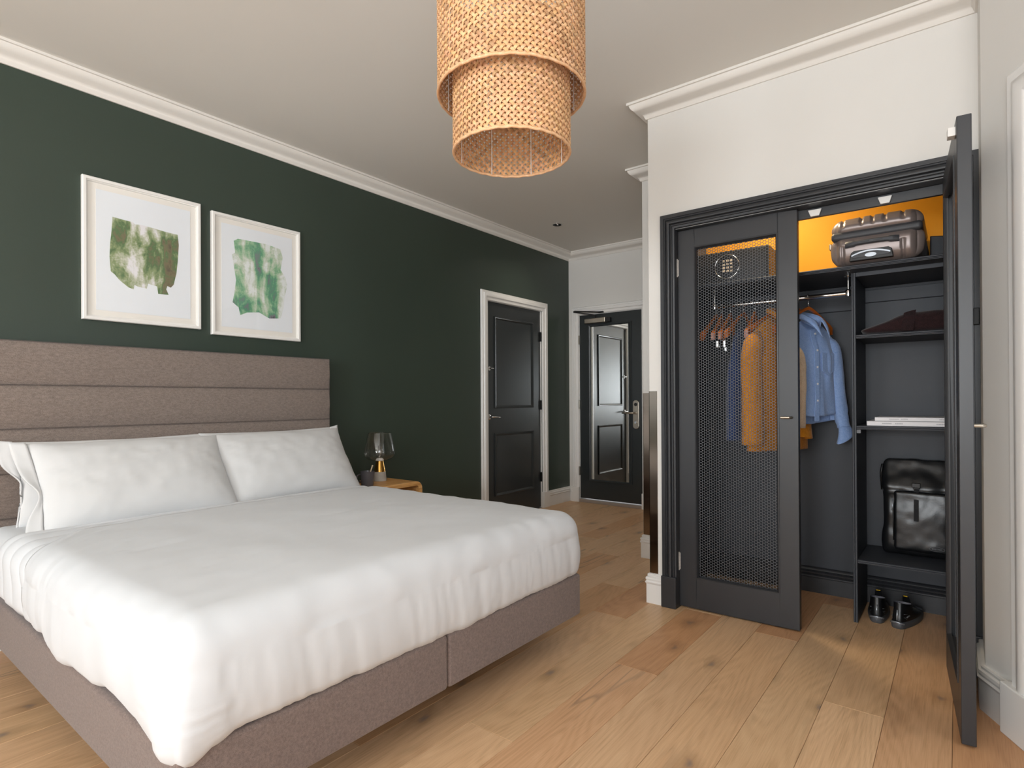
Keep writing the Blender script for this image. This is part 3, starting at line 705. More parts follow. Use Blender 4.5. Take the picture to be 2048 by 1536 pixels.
DX0 = -2.84
def dduvet(p, n):
    x, y, z = p
    zb, zt = .17, .634
    # hem line
    foot = sstep(-1.6, -1.42, x)
    left = 1-sstep(.6, .72, y)
    hem = .305+.012*nz(x*2.3, y*2.3, 7)+.006*nz(x*9, y*9, 2)
    hem += left*(1-foot)*(.045*sstep(-2.2, -2.75, x)+.03*math.exp(-((x+1.72)/.28)**2)+.012*math.sin(x*17)) - .0*foot
    hem += foot*(.008*math.exp(-((y-.8)/.15)**2)-.022*math.exp(-((y-.58)/.09)**2)-.004)
    if z < zt-.1:
        tt = (z-zb)/(zt-.1-zb); z = hem+(zt-.1-hem)*tt
        d = tt
        # tuck in at the hem, slight belly above it
        pull = -.026*(1-d)**3+.010*math.sin(PI*d)
        fold = 0
        if n.x > .5: fold = .0065*(1-d*.65)*(nz(y*13+z*2.2, z*1.6, 3)+.55*nz(y*33+z*5, z*2.4, 8))+.003*nz(y*60+z*9, 1)
        elif abs(n.y) > .5: fold = .006*(1-d*.5)*(nz(x*8+z*3, z*1.5, 5)+.4*nz(x*22, z*3, 9))
        if n.x > .3 and n.y < -.25:
            rd = math.exp(-((n.x-.80)/.07)**2); fold += (.009*rd+.004*nz(z*60, n.x*6, 4)*math.exp(-((n.x-.78)/.22)**2))*min(1, 1.6*(1-d))
        if left*foot > .3: fold += .004*nz(z*55, x*8+y*8, 2)*(1-d)
        p = Vector((x, y, z))+n*(pull+fold+.024*(1-d)**1.3*min(1, 2.2*abs(n.x*n.y))*(1 if y < 1 else .3))
        if y < 1 and left > .4 and foot < .5: p += n*(.018*math.exp(-((x+2.18)/.11)**2)*(1-d)**2)
    else:
        p = Vector((x, y, z))+n*(.0035*nz(x*4, y*4, 1)+.0015*nz(x*14, y*10, 4)+.0028*nz(x*13+y*2, y*2.2, 12)+.0016*nz(x*26+y*6, y*5, 15))
        if n.x > .2 or abs(n.y) > .2: p += n*.003*nz(y*14, x*14, z*4)
        c = max(0, 1-((y-YC)/.9)**2); p.z += .012*c*sstep(0, 1, n.z)+.006*nz(x*1.6, y*1.8, 6)*n.z
    hw = 1-sstep(0, .16, x-DX0); p -= n*.004*hw
    # head edge of the duvet runs forward down the left side
    lft = 1-sstep(.55, .95, p.y); w = 1-sstep(0, .7, p.x-DX0)
    p.x += w*(.19*lft*sstep(.3, 1, lft)+.03*sstep(.62, .45, p.z)*lft)
    p.x += w*.012*nz(p.y*2.5, 9)
    return p
dv = MB(); rbox(dv, ((DX0-.0-1.386)/2-.1, YC, .402), ((-1.386-DX0)/2+.1, YH+.006, .232), .1, 62, dduvet, ('+x', '+y', '-y', '+z'))
keep = []
for f in dv.f:
    c = sum((dv.v[i].x for i in f))/len(f)
    keep.append(f)
bm_o = dv.build('duvet', M_LINEN, smooth=True, merge=.0006)
# cut off the rounded head end so the cover starts with a clean edge
bm = bmesh.new(); bm.from_mesh(bm_o.data); og = WORLD[bm_o.name]
def edge_x(y, z):
    lft = 1-sstep(.55, .95, y); return DX0+.19*lft*sstep(.3, 1, lft)+.03*sstep(.62, .45, z)*lft+.012*nz(y*2.5, 9)+.012
kill = [f for f in bm.faces if (f.calc_center_median().x+og.x) < edge_x(f.calc_center_median().y+og.y, f.calc_center_median().z+og.z)]
bmesh.ops.delete(bm, geom=kill, context='FACES'); bm.to_mesh(bm_o.data); bm.free()
m_ = bm_o.modifiers.new('thick', 'SOLIDIFY'); m_.thickness = .012; m_.offset = -1
tag(bm_o, 'smooth white duvet cover spread over the foot of the bed', 'duvet')

# pillows
def pillow(label, yc, xc, zc, lean, Wd, Hh, Tf, Tb, seed, flange=None, top_drop=0, flo=-9):
    e = Vector((-math.sin(lean), 0, math.cos(lean))); nr = Vector((math.cos(lean), 0, math.sin(lean))); c = Vector((xc, yc, zc))
    def pt(u, v, side):
        y = Wd*u*(1-.045*(1-v*v)*u*u); h = Hh*v*(1-.05*(1-u*u)*v*v)
        base = max(0, (1-abs(u)**3.2)*(1-abs(v)**2.6))**.55
        sag = 1+.35*(-v)*.6
        t = (Tf if side > 0 else -Tb)*base*sag
        edge = 1-base
        wr_ = .006*nz(u*3.2+seed, v*2.6, seed)+.010*(.5-abs(nz(u*3.4+v*2.2, v*5-u*1.6, seed+3)))*(.35+edge)+.006*nz(u*5+v*9, v*4-u*9, seed+5)+.003*nz(u*16+v*5, v*12, seed+6)
        d_ = abs(abs(u)-abs(v)); wr_ += .006*math.sin(18*(u*.8+v)+4*nz(u*2, v*2, seed))*max(0, abs(u)-.55)*2*(1-abs(v))
        t += wr_*base*side
        t += .010*nz(u*2.5, v*2, seed+9)*edge
        droop = -top_drop*max(0, v)**2*(1-u*u)
        return c+Vector((0, y, 0))+e*(h+droop)+nr*t
    NU, NV = 54, 34; mb = MB()
    su = [math.sin(PI/2*(2*i/NU-1)) for i in range(NU+1)]; sv = [math.sin(PI/2*(2*j/NV-1)) for j in range(NV+1)]
    for side in (1, -1): mb.grid([[pt(u, v, side) for v in sv] for u in su])
    root = mb.build('pillow', M_PILLOW, smooth=True, merge=.0008)
    tag(root, label, 'pillow', 'pillows at the head of the bed')
    if flange:
        P = []
        for i in range(7):
            row = []
            for j in range(29):
                v = -1+2*j/28; q = pt(flange, v, 1); w = i/6
                pinch = (1-.8*math.exp(-((v+.2)/.3)**2))*sstep(flo, flo+.6, v)
                row.append(q+Vector((0, flange*w*.058*pinch, 0))+nr*(.014*w*math.sin(4*v+seed)+.006*nz(v*4, w*2, seed))+e*(.012*w*v)+nr*.006)
            P.append(row)
        f = MB().grid(P).build('pillowcase_hem', M_PILLOW, root, smooth=True)
        m = f.modifiers.new('thick', 'SOLIDIFY'); m.thickness = .006
    return root
R = math.radians
pillow('white pillow behind the front left one, leaning on the headboard', 1.075, -3.315, .785, R(14), .42, .195, .06, .035, 2.0, -1, flo=-.1)
pillow('white pillow behind the front right one, leaning on the headboard', 1.885, -3.315, .785, R(14), .425, .197, .06, .035, 5.3, 1, flo=-.1)
pillow('white pillow at the front left of the bed head, with open hem', 1.108, -3.160, .778, R(36), .418, .232, .095, .05, 8.1, -1)
pillow('white pillow at the front right of the bed head, beside the nightstand', 1.905, -3.19, .778, R(34), .43, .232, .095, .05, 11.7)

# ------------------------------------------------------------------ pictures
def picture(y0, y1, z0, z1, label, blot, matb):
    x = GX; r = empty('picture_frame', (x+.012, (y0+y1)/2, z0), label, 'picture', 'watercolour prints over the bed')
    prof = [(0, 0), (0, .022), (.004, .026), (.016, .026), (.018, .02), (.022, .018), (.024, .012), (.024, 0)]
    MB().sweep([(x+.002, y0, z0), (x+.002, y0, z1), (x+.002, y1, z1), (x+.002, y1, z0), (x+.002, y0, z0)], (1, 0, 0), prof, loop=True).build('frame', M_FRAME, r, smooth='auto')
    box('mat_board', M_MAT, (x+.002, x+.010, y0+.02, y1-.02, z0+.02, z1-.02), r)
    box('print_sheet', M_PRINT, (x+.0105, x+.012, y0+.062, y1-.054, z0+.055, z1-.055), r)
    MB().prism([(x+.0125, a, b) for a, b in blot], (.0004, 0, 0)).build('painted_blotch', matb, r)
    box('glass_pane', M_GLASS, (x+.0165, x+.0175, y0+.02, y1-.02, z0+.02, z1-.02), r)
M_FRAME = mat('white_frame', '#f0ede8', .4); M_MAT = mat('cream_mat', '#fbf4ec', .8); M_PRINT = mat('print_paper', '#f7f8fc', .8)
B1 = [(1.099, 2.132), (1.147, 2.128), (1.195, 2.126), (1.202, 2.117), (1.239, 2.121), (1.278, 2.118), (1.348, 2.111), (1.419, 2.108), (1.425, 2.051), (1.419, 1.952), (1.412, 1.886), (1.397, 1.819), (1.382, 1.8), (1.364, 1.807), (1.358, 1.787), (1.371, 1.757), (1.317, 1.756), (1.312, 1.796), (1.266, 1.805), (1.26, 1.776), (1.216, 1.781), (1.2, 1.788), (1.197, 1.763), (1.173, 1.769), (1.13, 1.802), (1.109, 1.828), (1.09, 1.843), (1.085, 1.92), (1.088, 1.992), (1.095, 2.066)]
B2 = [(1.742, 2.144), (1.767, 2.162), (1.95, 2.167), (2.05, 2.154), (2.066, 2.101), (2.05, 2.019), (2.08, 1.979), (2.098, 1.925), (2.079, 1.843), (2.067, 1.751), (2.048, 1.698), (1.971, 1.69), (1.902, 1.721), (1.824, 1.711), (1.781, 1.69), (1.77, 1.737), (1.733, 1.764), (1.744, 1.818), (1.755, 1.904), (1.739, 2.007), (1.731, 2.058), (1.75, 2.072)]
w1 = watercolour('watercolour_olive', [(.34, lin('#5d4f45')), (.40, lin('#83795c')), (.445, lin('#5f7d52')), (.49, lin('#9aa679')), (.535, lin('#cfcfbb')), (.58, lin('#f3eef0'))], 3.1, 1.9)
w2 = watercolour('watercolour_teal', [(.34, lin('#5a565c')), (.395, lin('#88838b')), (.44, lin('#62a07e')), (.49, lin('#9cc49c')), (.54, lin('#d2d9c6')), (.59, lin('#f0f2ef'))], 6.4, 1.9)
picture(.963, 1.542, 1.578, 2.315, 'white framed olive and brown watercolour print, left of the pair above the bed', B1, w1)
picture(1.605, 2.188, 1.555, 2.295, 'white framed teal green watercolour print, right of the pair above the bed', B2, w2)

# ------------------------------------------------------------------ nightstand, lamp, mug
NZ = .562; ny0, ny1, nx0, nx1 = 2.44, 2.94, GX+.022, -3.13
ns = empty('nightstand', ((nx0+nx1)/2, (ny0+ny1)/2, 0), 'honey oak nightstand with rounded corners beside the bed', 'nightstand')
def ubend():
    o_, i_ = [], []; R_ = .055; t = .032
    for (cx, s0) in ((ny0+R_, PI), (ny1-R_, PI/2)):
        for k in range(9):
            a = s0-PI/2*k/8; o_.append((cx+R_*math.cos(a), NZ-R_+R_*math.sin(a))); i_.append((cx+(R_-t)*math.cos(a), NZ-R_+(R_-t)*math.sin(a)))
    return o_, i_
o_, i_ = ubend()
MB().prism([(nx0, y, z) for y, z in o_+i_[::-1]], (nx1-nx0, 0, 0)).build('table_top', M_NSTAND, ns, smooth='auto', bevel=.004)
for a, b in ((ny0, ny0+.032), (ny1-.032, ny1)): box('side_panel', M_NSTAND, (nx0, nx1, a, b, 0, NZ-.055), ns, .003)
box('lower_shelf', M_NSTAND, (nx0, nx1, ny0+.032, ny1-.032, .2, .222), ns, .002)
box('back_rail', M_NSTAND, (nx0, nx0+.018, ny0+.032, ny1-.032, .41, .53), ns, .002)
LX, LY = -3.385, 2.752
lp = empty('table_lamp', (LX, LY, NZ), 'table lamp with concrete and brass base and clear glass shade', 'lamp')
MB().lathe([(0, 0), (.047, 0), (.049, .003), (.043, .068), (0, .068)], (LX, LY, NZ), 40).build('concrete_base', M_CONC, lp, smooth='auto')
MB().lathe([(0, .068), (.0425, .068), (.0275, .148), (0, .148)], (LX, LY, NZ), 40).build('brass_collar', M_BRASS, lp, smooth='auto')
MB().lathe([(.03, .148), (.031, .152), (.026, .162), (.018, .168), (0, .168)], (LX, LY, NZ), 32).build('socket', M_PLW, lp, smooth='auto')
bl = MB().lathe([(.013, .168), (.014, .18), (.02, .2), (.022, .222), (.017, .245), (.008, .258), (0, .261)], (LX, LY, NZ), 24).build('bulb', M_LGLASS, lp, smooth=True)
MB().tube([(LX+.006*math.cos(a*2), LY+.006*math.sin(a*2), NZ+.19+.045*a/6) for a in [k*.5 for k in range(13)]], .0012, 6).build('filament', M_BRASS, bl, smooth=True)
MB().lathe([(.03, .150), (.052, .152), (.085, .160), (.106, .178), (.113, .20), (.109, .232), (.098, .285), (.087, .335), (.082, .352)], (LX, LY, NZ), 48).build('glass_shade', M_LGLASS, lp, smooth=True)
MB().lathe([(.0835, .350), (.0835, .354), (.0805, .354), (.0805, .350), (.0835, .350)], (LX, LY, NZ), 48).build('rim', M_LGLASS, lp, smooth=True)
MX, MY = -3.24, 2.525
mg = empty('mug', (MX, MY, NZ), 'small dark grey mug on the nightstand in front of the lamp', 'mug')
MB().lathe([(0, 0), (.038, 0), (.041, .003), (.049, .102), (.047, .103), (.039, .008), (0, .008)], (MX, MY, NZ), 36).build('mug_body', M_MUG, mg, smooth='auto')
MB().tube([(MX+.0445*0-.02, MY-.043, NZ+.085), (MX-.02, MY-.072, NZ+.078), (MX-.02, MY-.075, NZ+.045), (MX-.02, MY-.041, NZ+.03)], .006, 8).build('mug_handle', M_MUG, mg, smooth=True)
sp = MB().tube([(MX-.01, MY-.02, NZ+.012), (MX+.0, MY+.02, NZ+.08), (MX+.006, MY+.042, NZ+.142)], [.003, .004, .0055], 8).build('stir_stick', mat('pale_wood_stick', '#cbb79c', .6), smooth=True)
tag(sp, 'pale wooden stir stick leaning out of the grey mug', 'stirrer')

# ------------------------------------------------------------------ woven pendant lamp
PX, PY = -1.072, 1.383
pd = empty('pendant_lamp', (PX, PY, CZ), 'two-tier woven cane pendant lamp hanging from the ceiling', 'pendant lamp')
def tier(Rr, z0, z1, N, wid, name):
    k = 1/Rr; dl_ = 2*PI/N; A = .0021; zc = z0
    t = MB().tube([(PX+Rr*math.cos(2*PI*i/96), PY+Rr*math.sin(2*PI*i/96), z0+.001*math.sin(i*1.7)) for i in range(97)], .0042, 8, cap=False)
    root = t.build(name, M_CANE, pd, smooth=True, origin=(PX, PY, z0))
    H = z1-z0
    MB().tube([(PX+Rr*math.cos(2*PI*i/96), PY+Rr*math.sin(2*PI*i/96), z1) for i in range(97)], .0042, 8, cap=False).build('rim_binding', M_CANE, root, smooth=True)
    for fam in (1, -1):
        step = dl_/(2*k); nseg = int(H/step*3); mb = MB(); rows = []
        for i in range(nseg+1):
            z = H*i/nseg; th = fam*k*z; rad = Rr+fam*A*math.cos(2*PI*k*z/dl_)
            er = Vector((math.cos(th), math.sin(th), 0)); et = Vector((-math.sin(th), math.cos(th), 0))
            wv = (et-Vector((0, 0, fam*1.0))*1.0).normalized() if fam > 0 else (et+Vector((0, 0, 1.0))).normalized()
            c = er*rad+Vector((0, 0, z)); hw = wid/2; th_ = .0005
            rows.append([c-wv*hw-er*th_, c+wv*hw-er*th_, c+wv*hw+er*th_, c-wv*hw+er*th_])
        mb.grid(rows, cv=True)
        me = bpy.data.meshes.new('cane_strip'); me.from_pydata(mb.v, [], mb.f); me.materials.append(M_CANE)
        for i in range(N):
            o = bpy.data.objects.new('cane_strip', me); COL.objects.link(o); o.parent = root
            o.rotation_euler = (0, 0, dl_*i)
            v = random.uniform(.82, 1.04) if random.random() > .12 else random.uniform(.62, .78); o.color = (v, v*random.uniform(.94, 1.0), v*random.uniform(.82, .98), 1)
    for i in range(8):
        a = 2*PI*(i+.35)/8; x, y = PX+(Rr-.006)*math.cos(a), PY+(Rr-.006)*math.sin(a)
        MB().tube([(x, y, z0), (x, y, z1)], .0013, 6).build('wire_strut', M_PLW, root, smooth=True)
    return root
tier(.2225, 2.076, 2.46, 74, .0080, 'outer_tier')
tier(.1768, 1.902, 2.25, 59, .0080, 'inner_tier')
MB().tube([(PX, PY, CZ), (PX, PY, 2.42)], .003, 8).build('cord', M_BLKPL, pd, smooth=True)
MB().lathe([(0, 0), (.05, 0), (.05, -.02), (.04, -.028), (0, -.03)], (PX, PY, CZ), 32).build('ceiling_rose', M_PLW, pd, smooth='auto')
sk = MB().lathe([(0, 2.43), (.018, 2.43), (.02, 2.38), (.016, 2.36), (0, 2.36)], (PX, PY, 0), 20).build('lamp_holder', M_BLKPL, pd, smooth='auto')
MB().lathe([(.013, 2.36), (.014, 2.345), (.028, 2.315), (.03, 2.295), (.022, 2.272), (0, 2.262)], (PX, PY, 0), 24).build('bulb', mat('frosted_bulb', '#f2efe8', .3), sk, smooth=True)
sp_ = MB()
for i in range(4):
    a = PI/2*i+.4; sp_.tube([(PX, PY, 2.42), (PX+.222*math.cos(a), PY+.222*math.sin(a), 2.458)], .0016, 6)
    sp_.tube([(PX+.02*math.cos(a), PY+.02*math.sin(a), 2.40), (PX+.176*math.cos(a), PY+.176*math.sin(a), 2.25)], .0016, 6)
sp_.build('spider_frame', M_PLW, pd, smooth=True)

# ------------------------------------------------------------------ things in the wardrobe
# suitcase
SZ = 1.8155; sx0, sx1, sy0, sy1 = -.515, -.12, 3.275, 3.795; SH = .236; split = SZ+.148
sc_ = empty('suitcase', ((sx0+sx1)/2, (sy0+sy1)/2, SZ), 'bronze hard-shell suitcase lying flat on the top wardrobe shelf', 'suitcase')
grx = [-.455, -.375, -.328, -.278, -.205]; gdx = [-.455, -.205]
def shell(z0, z1, name, upper):
    c = ((sx0+sx1)/2, (sy0+sy1)/2, (z0+z1)/2); h = ((sx1-sx0)/2, (sy1-sy0)/2, (z1-z0)/2)
    full0, full1 = SZ, SZ+SH
    def ds(p, n):
        # shape as a slice of one superellipsoid-like body
        cx, cy, cz = c[0], c[1], (full0+full1)/2
        tz = (p.z-cz)/(SH/2); k = 1-.10*abs(tz)**4-.03*tz*tz
        q = Vector((cx+(p.x-cx)*k, cy+(p.y-cy)*k, p.z))
        # plan-view corner rounding
        dx = abs(q.x-cx)/h[0]; dy = abs(q.y-cy)/h[1]
        over = max(0, dx-.72)/.28; ov2 = max(0, dy-.80)/.2
        if over > 0 and ov2 > 0:
            m = min(over, ov2); q.x -= math.copysign(.03*m*over, q.x-cx); q.y -= math.copysign(.03*m*ov2, q.y-cy)
        q.z += (.0 if not upper else .006*(1-dx*dx))*sstep(0, 1, max(0, tz))
        gs = grx if upper else gdx
        for g_ in gs:
            w = max(0, 1-(abs(q.x-g_)/.0075)**6)
            if w > 0 and ((upper and (q.z > split+.042)) or (not upper and q.z < split-.055 and n.y < -.3)): q -= n*.008*w
        return q
    return rbox(MB(), c, h, min(.042, (z1-z0)/2-.002), 150, ds).build(name, M_SUITC, sc_, smooth=True, merge=.0006)
shell(SZ, split-.006, 'lower_shell', False); shell(split+.006, SZ+SH, 'upper_shell', True)
def zipd(p, n): return p
rbox(MB(), ((sx0+sx1)/2, (sy0+sy1)/2, split), ((sx1-sx0)/2-.008, (sy1-sy0)/2-.008, .022), .018, 20).build('zip_band', M_SUITD, sc_, smooth=True, merge=.0006)
hy = sy0-.001
hd = MB()
P = []
for i in range(25):
    u = -1+2*i/24; x = -.33+.112*u; zz = SZ+.094+.004*(1-u*u); hh = .015 if abs(u) > .62 else .011; yy = hy-.003-.012*(1-u*u)**.5
    P.append([Vector((x, yy, zz-hh)), Vector((x, yy-.006, zz-hh*.5)), Vector((x, yy-.006, zz+hh*.5)), Vector((x, yy, zz+hh)), Vector((x, yy+.008, zz))])
hd.grid(P, cv=True).build('carry_handle', M_SUITD, sc_, smooth='auto')
box('handle_slot', M_BLKPL, (-.375, -.337, hy-.0215, hy-.016, SZ+.0955, SZ+.0995), sc_); box('handle_slot', M_BLKPL, (-.322, -.284, hy-.0215, hy-.016, SZ+.0955, SZ+.0995), sc_)
rc = MB(); pts = [(-.425, SZ+.012), (-.418, SZ+.052), (-.405, SZ+.062), (-.262, SZ+.062), (-.248, SZ+.052), (-.242, SZ+.012)]
rc.prism([(x, hy-.0045, z) for x, z in pts], (0, .02, 0)); rec = rc.build('handle_recess', M_BLKPL, sc_, bevel=.003)
tp = MB(); P = []
for i in range(17):
    u = -1+2*i/16; x = -.334+.08*u; z = SZ+.030+.018*(1-u*u); P.append([Vector((x, hy-.006, z)), Vector((x, hy-.014, z+.002)), Vector((x, hy-.014, z+.009)), Vector((x, hy-.006, z+.010))])
tp.grid(P, cv=True).build('telescopic_grip', M_SILVER, sc_, smooth='auto')
MB().prism([(-.334+.024*math.cos(2*PI*k/24), hy-.0055, SZ+.033+.010*math.sin(2*PI*k/24)) for k in range(24)], (0, -.006, 0)).build('oval_badge', M_SILVER, sc_)
MB().prism([(-.414, hy-.005, SZ+.026), (-.254, hy-.005, SZ+.026), (-.27, hy-.005, SZ+.042), (-.334, hy-.005, SZ+.048), (-.398, hy-.005, SZ+.042)], (0, -.003, 0)).build('grip_plate', M_SUITD, sc_)
box('side_latch', M_NICKEL, (sx0-.008, sx0+.004, sy0+.06, sy0+.09, split-.05, split-.02), sc_, .003)
# plain dark box for an unidentified dark shape behind suitcase on the right
bx_ = MB().prism([(-.112, 3.62, 1.8155), (.045, 3.62, 1.8155), (.045, 3.62, 1.955), (-.112, 3.62, 1.978)], (0, .18, 0)).build('dark_box', M_CLOSET, bevel=.006)
tag(bx_, 'plain dark box behind the suitcase on the top shelf', 'box')

# safe behind the mesh door
sf = empty('safe', (-1.055, 3.6, 1.8155), 'black hotel safe with chrome ring and keypad behind the mesh door', 'safe')
box('safe_body', mat('safe_black', '#1d1e21', .4), (-1.272, -.838, 3.43, 3.79, 1.8155, 2.018), sf, .004)
box('safe_door', mat('safe_door_grey', '#24262a', .35), (-1.262, -.848, 3.422, 3.43, 1.825, 2.01), sf, .002)
MB().lathe([(.066, 0), (.069, -.004), (.072, 0)], (-1.067, 3.4215, 1.925), 48, 'y').build('chrome_ring', M_CHROME, sf, smooth=True)
for i in range(3):
    for j in range(4):
        box('key_button', mat('key_pale', '#cdbfae', .4), (-1.092+i*.022, -1.077+i*.022, 3.417, 3.4215, 1.892+j*.02, 1.904+j*.02), sf, .002)
box('display_window', M_BLKPL, (-1.095, -1.03, 3.419, 3.4215, 1.972, 1.982), sf)

# hangers
def hanger_parts(root, nx, ny_, zn, th, drop=.15, half=.205, clips=False, down=.35):
    ax = Vector((math.cos(th), math.sin(th), 0)); nn = Vector((-math.sin(th), math.cos(th), 0)); c = Vector((nx, ny_, zn))
    for sgn in (-1, 1):
        P = []
        for i in range(13):
            u = i/12; a = sgn*half*u; z = -drop*(u**1.35)*(1-.12*u); hgt = .017-.005*math.sin(PI*min(1, u*1.3))+.022*sstep(.6, .95, u); tk = .006+.004*u
            q = c+ax*a+Vector((0, 0, z)); fwd = nn*(.02*u*u)
            P.append([q+fwd+nn*tk+Vector((0, 0, -hgt*.6)), q+fwd+nn*tk+Vector((0, 0, hgt*.4)), q+fwd-nn*tk+Vector((0, 0, hgt*.4)), q+fwd-nn*tk+Vector((0, 0, -hgt*.6))])
        mb = MB().grid(P, cv=True); n4 = len(mb.v); mb.f.append((n4-4, n4-3, n4-2, n4-1)); mb.f.append((3, 2, 1, 0)); mb.build('hanger_arm', M_HANGW, root, smooth='auto')
    r = .021; pts = [c+Vector((0, 0, .0)), c+Vector((0, 0, RZ-zn-r+.006-.006))]
    pts = [c, Vector((nx, ny_, RZ-.032))]
    hk = nn if True else ax
    ctr = Vector((nx, RY, RZ+.0))
    for k in range(10):
        a = -PI/2*1.0+PI*1.45*k/9; pts.append(Vector((nx, RY, RZ))+Vector((0, 1, 0))*(.018*math.cos(a))+Vector((0, 0, 1))*(.018*math.sin(a)+.0))
    pts[1] = Vector((nx, (ny_+RY)/2, RZ-.03))
    MB().tube(pts, .0018, 6).build('hook', M_CHROME, root, smooth=True)
    if clips:
        b = MB().tube([c-ax*half*.8+Vector((0, 0, -drop-.015)), c+ax*half*.8+Vector((0, 0, -drop-.015))], .0025, 8).build('clip_bar', M_CHROME, root, smooth=True)
        for s in (-.8, .7):
            q = c+ax*half*s+Vector((0, 0, -drop-.015)); MB().obox(q+Vector((0, 0, -.012)), ax, nn, (0, 0, 1), .014, .009, .02).build('clip', M_CHROME, root, bevel=.004)
def th_of(a, b): return math.atan2(a[1]-b[1], a[0]-b[0])
HG = [((-1.156, 3.46), (-1.157, 3.264), False, 'first empty wooden hanger from the left end of the wardrobe rail'),
      ((-1.109, 3.46), (-1.078, 3.266), True, 'second wooden hanger from the left, with trouser clips'),
      ((-1.059, 3.46), (-1.039, 3.264), True, 'third wooden hanger from the left, with trouser clips'),
      ((-.922, 3.46), (-.896, 3.264), False, 'empty wooden hanger between the navy top and the mustard coat')]
for a, b, cl2, lab in HG:
    hx_ = max(a[0], -1.14)
    r = empty('clothes_hanger', (hx_, a[1], 1.5), lab, 'hanger', 'wooden hangers on the rail')
    hanger_parts(r, hx_, RY, 1.648, th_of(a, b), .158, .2, cl2)

def garment(root, nx, ny_, zs, th, sw, hemw, zhem, dep, slope, m, seed, name='body', folds=.012, open_neck=.055, kf=26, hem_fn=None, hem_front=0):
    ax = Vector((math.cos(th), math.sin(th), 0)); nn = Vector((math.sin(th), -math.cos(th), 0)); c = Vector((nx, ny_, 0))
    NT_, NV_ = 72, 44; P = []
    for j in range(NV_+1):
        v = j/NV_; row = []
        for i in range(NT_):
            t = 2*PI*i/NT_; ct, st = math.cos(t), math.sin(t)
            w = sw+(hemw-sw)*v**.8; lat = math.copysign(abs(ct)**.8, ct)*w
            ztop = zs-slope*(abs(lat)/sw)**1.3*.9-.0*(1-abs(ct))
            if st > 0 and open_neck: ztop -= .06*max(0, 1-(abs(lat)/(open_neck+.012))**2)*(1-v)
            zh = zhem+(hem_front if st > 0 else 0)+(hem_fn(lat/hemw) if hem_fn else 0)
            z = ztop+(zh-ztop)*v
            d = (.014+(dep-.014)*sstep(0, .35, v)*(1-.15*v))*math.copysign(abs(st)**.8, st)
            fo = folds*sstep(.02, .5, v)*(nz(lat*kf*.55+seed+z*1.5, z*1.2, seed)+.45*nz(lat*kf*1.3+seed, z*2.5+st, seed+4))
            row.append(c+ax*lat+nn*(-d*-1+fo)+Vector((0, 0, z)))
        P.append(row)
    o = MB().grid(P, cv=True).build(name, m, root, smooth=True)
    s = o.modifiers.new('thick', 'SOLIDIFY'); s.thickness = .0025
    return ax, nn, c
def sleeve(root, pts, rad, flat, m, name='sleeve', ax=None, seed=0, amp=.004):
    pts = [Vector(p) for p in pts]; P = []; n = 20; M = 26
    def cat(t):
        k = min(int(t*(len(pts)-1)), len(pts)-2); f = t*(len(pts)-1)-k; p0 = pts[max(k-1, 0)]; p1 = pts[k]; p2 = pts[k+1]; p3 = pts[min(k+2, len(pts)-1)]
        return .5*((2*p1)+(p2-p0)*f+(2*p0-5*p1+4*p2-p3)*f*f+(3*p1-p0-3*p2+p3)*f**3)
    for i in range(M+1):
        t = i/M; p = cat(t); tg = (cat(min(1, t+.02))-cat(max(0, t-.02))).normalized(); a = (ax-tg*ax.dot(tg)).normalized(); b = tg.cross(a)
        r = (rad[0]+(rad[1]-rad[0])*t)*(.35+.65*sstep(0, .2, t))
        row = []
        for k in range(n):
            an = 2*PI*k/n; q = p+a*r*math.cos(an)+b*r*flat*math.sin(an); d = (q-p).normalized()
            row.append(q+d*amp*(nz(p.z*16+an*1.3, an*1.7, seed)+.6*nz(p.z*40, an*2, seed+2)))
        P.append(row)
    o = MB().grid(P, cv=True).build(name, m, root, smooth=True); s = o.modifiers.new('thick', 'SOLIDIFY'); s.thickness = .002
    return cat(1), o

# blue shirt
SHX, SHT = -.645, R(60)
hr = empty('clothes_hanger', (SHX, RY, 1.5), 'wooden hanger carrying the light blue shirt', 'hanger', 'wooden hangers on the rail')
hanger_parts(hr, SHX, RY, 1.645, SHT, .13, .195)
st_ = empty('shirt', (SHX, RY, .96), 'light blue button-down shirt hanging on the wardrobe rail', 'shirt')
ax, nn, c = garment(st_, SHX, RY, 1.59, SHT, .182, .215, 1.01, .045, .125, M_SHIRT, 3.3, folds=.024, hem_fn=lambda q: .02*q*q, hem_front=.045)
far = c+ax*.18; near = c-ax*.18
e1, s1 = sleeve(st_, [far-ax*.035+Vector((0, 0, 1.485)), far+ax*.012+nn*.0+Vector((0, 0, 1.39)), far+ax*.034+nn*.01+Vector((0, 0, 1.17)), far+ax*.048+nn*.02+Vector((0, 0, 1.04)), far+ax*.050+nn*.03+Vector((0, 0, .99))], (.052, .04), .62, M_SHIRT, ax=ax, seed=4, amp=.006)
e2, s2 = sleeve(st_, [near+ax*.03+Vector((0, 0, 1.48)), near-ax*.01+nn*.02+Vector((0, 0, 1.36)), near-ax*.025+nn*.05+Vector((0, 0, 1.16)), near-ax*.02+nn*.07+Vector((0, 0, 1.0))], (.055, .042), .6, M_SHIRT, ax=ax, seed=9, amp=.006)
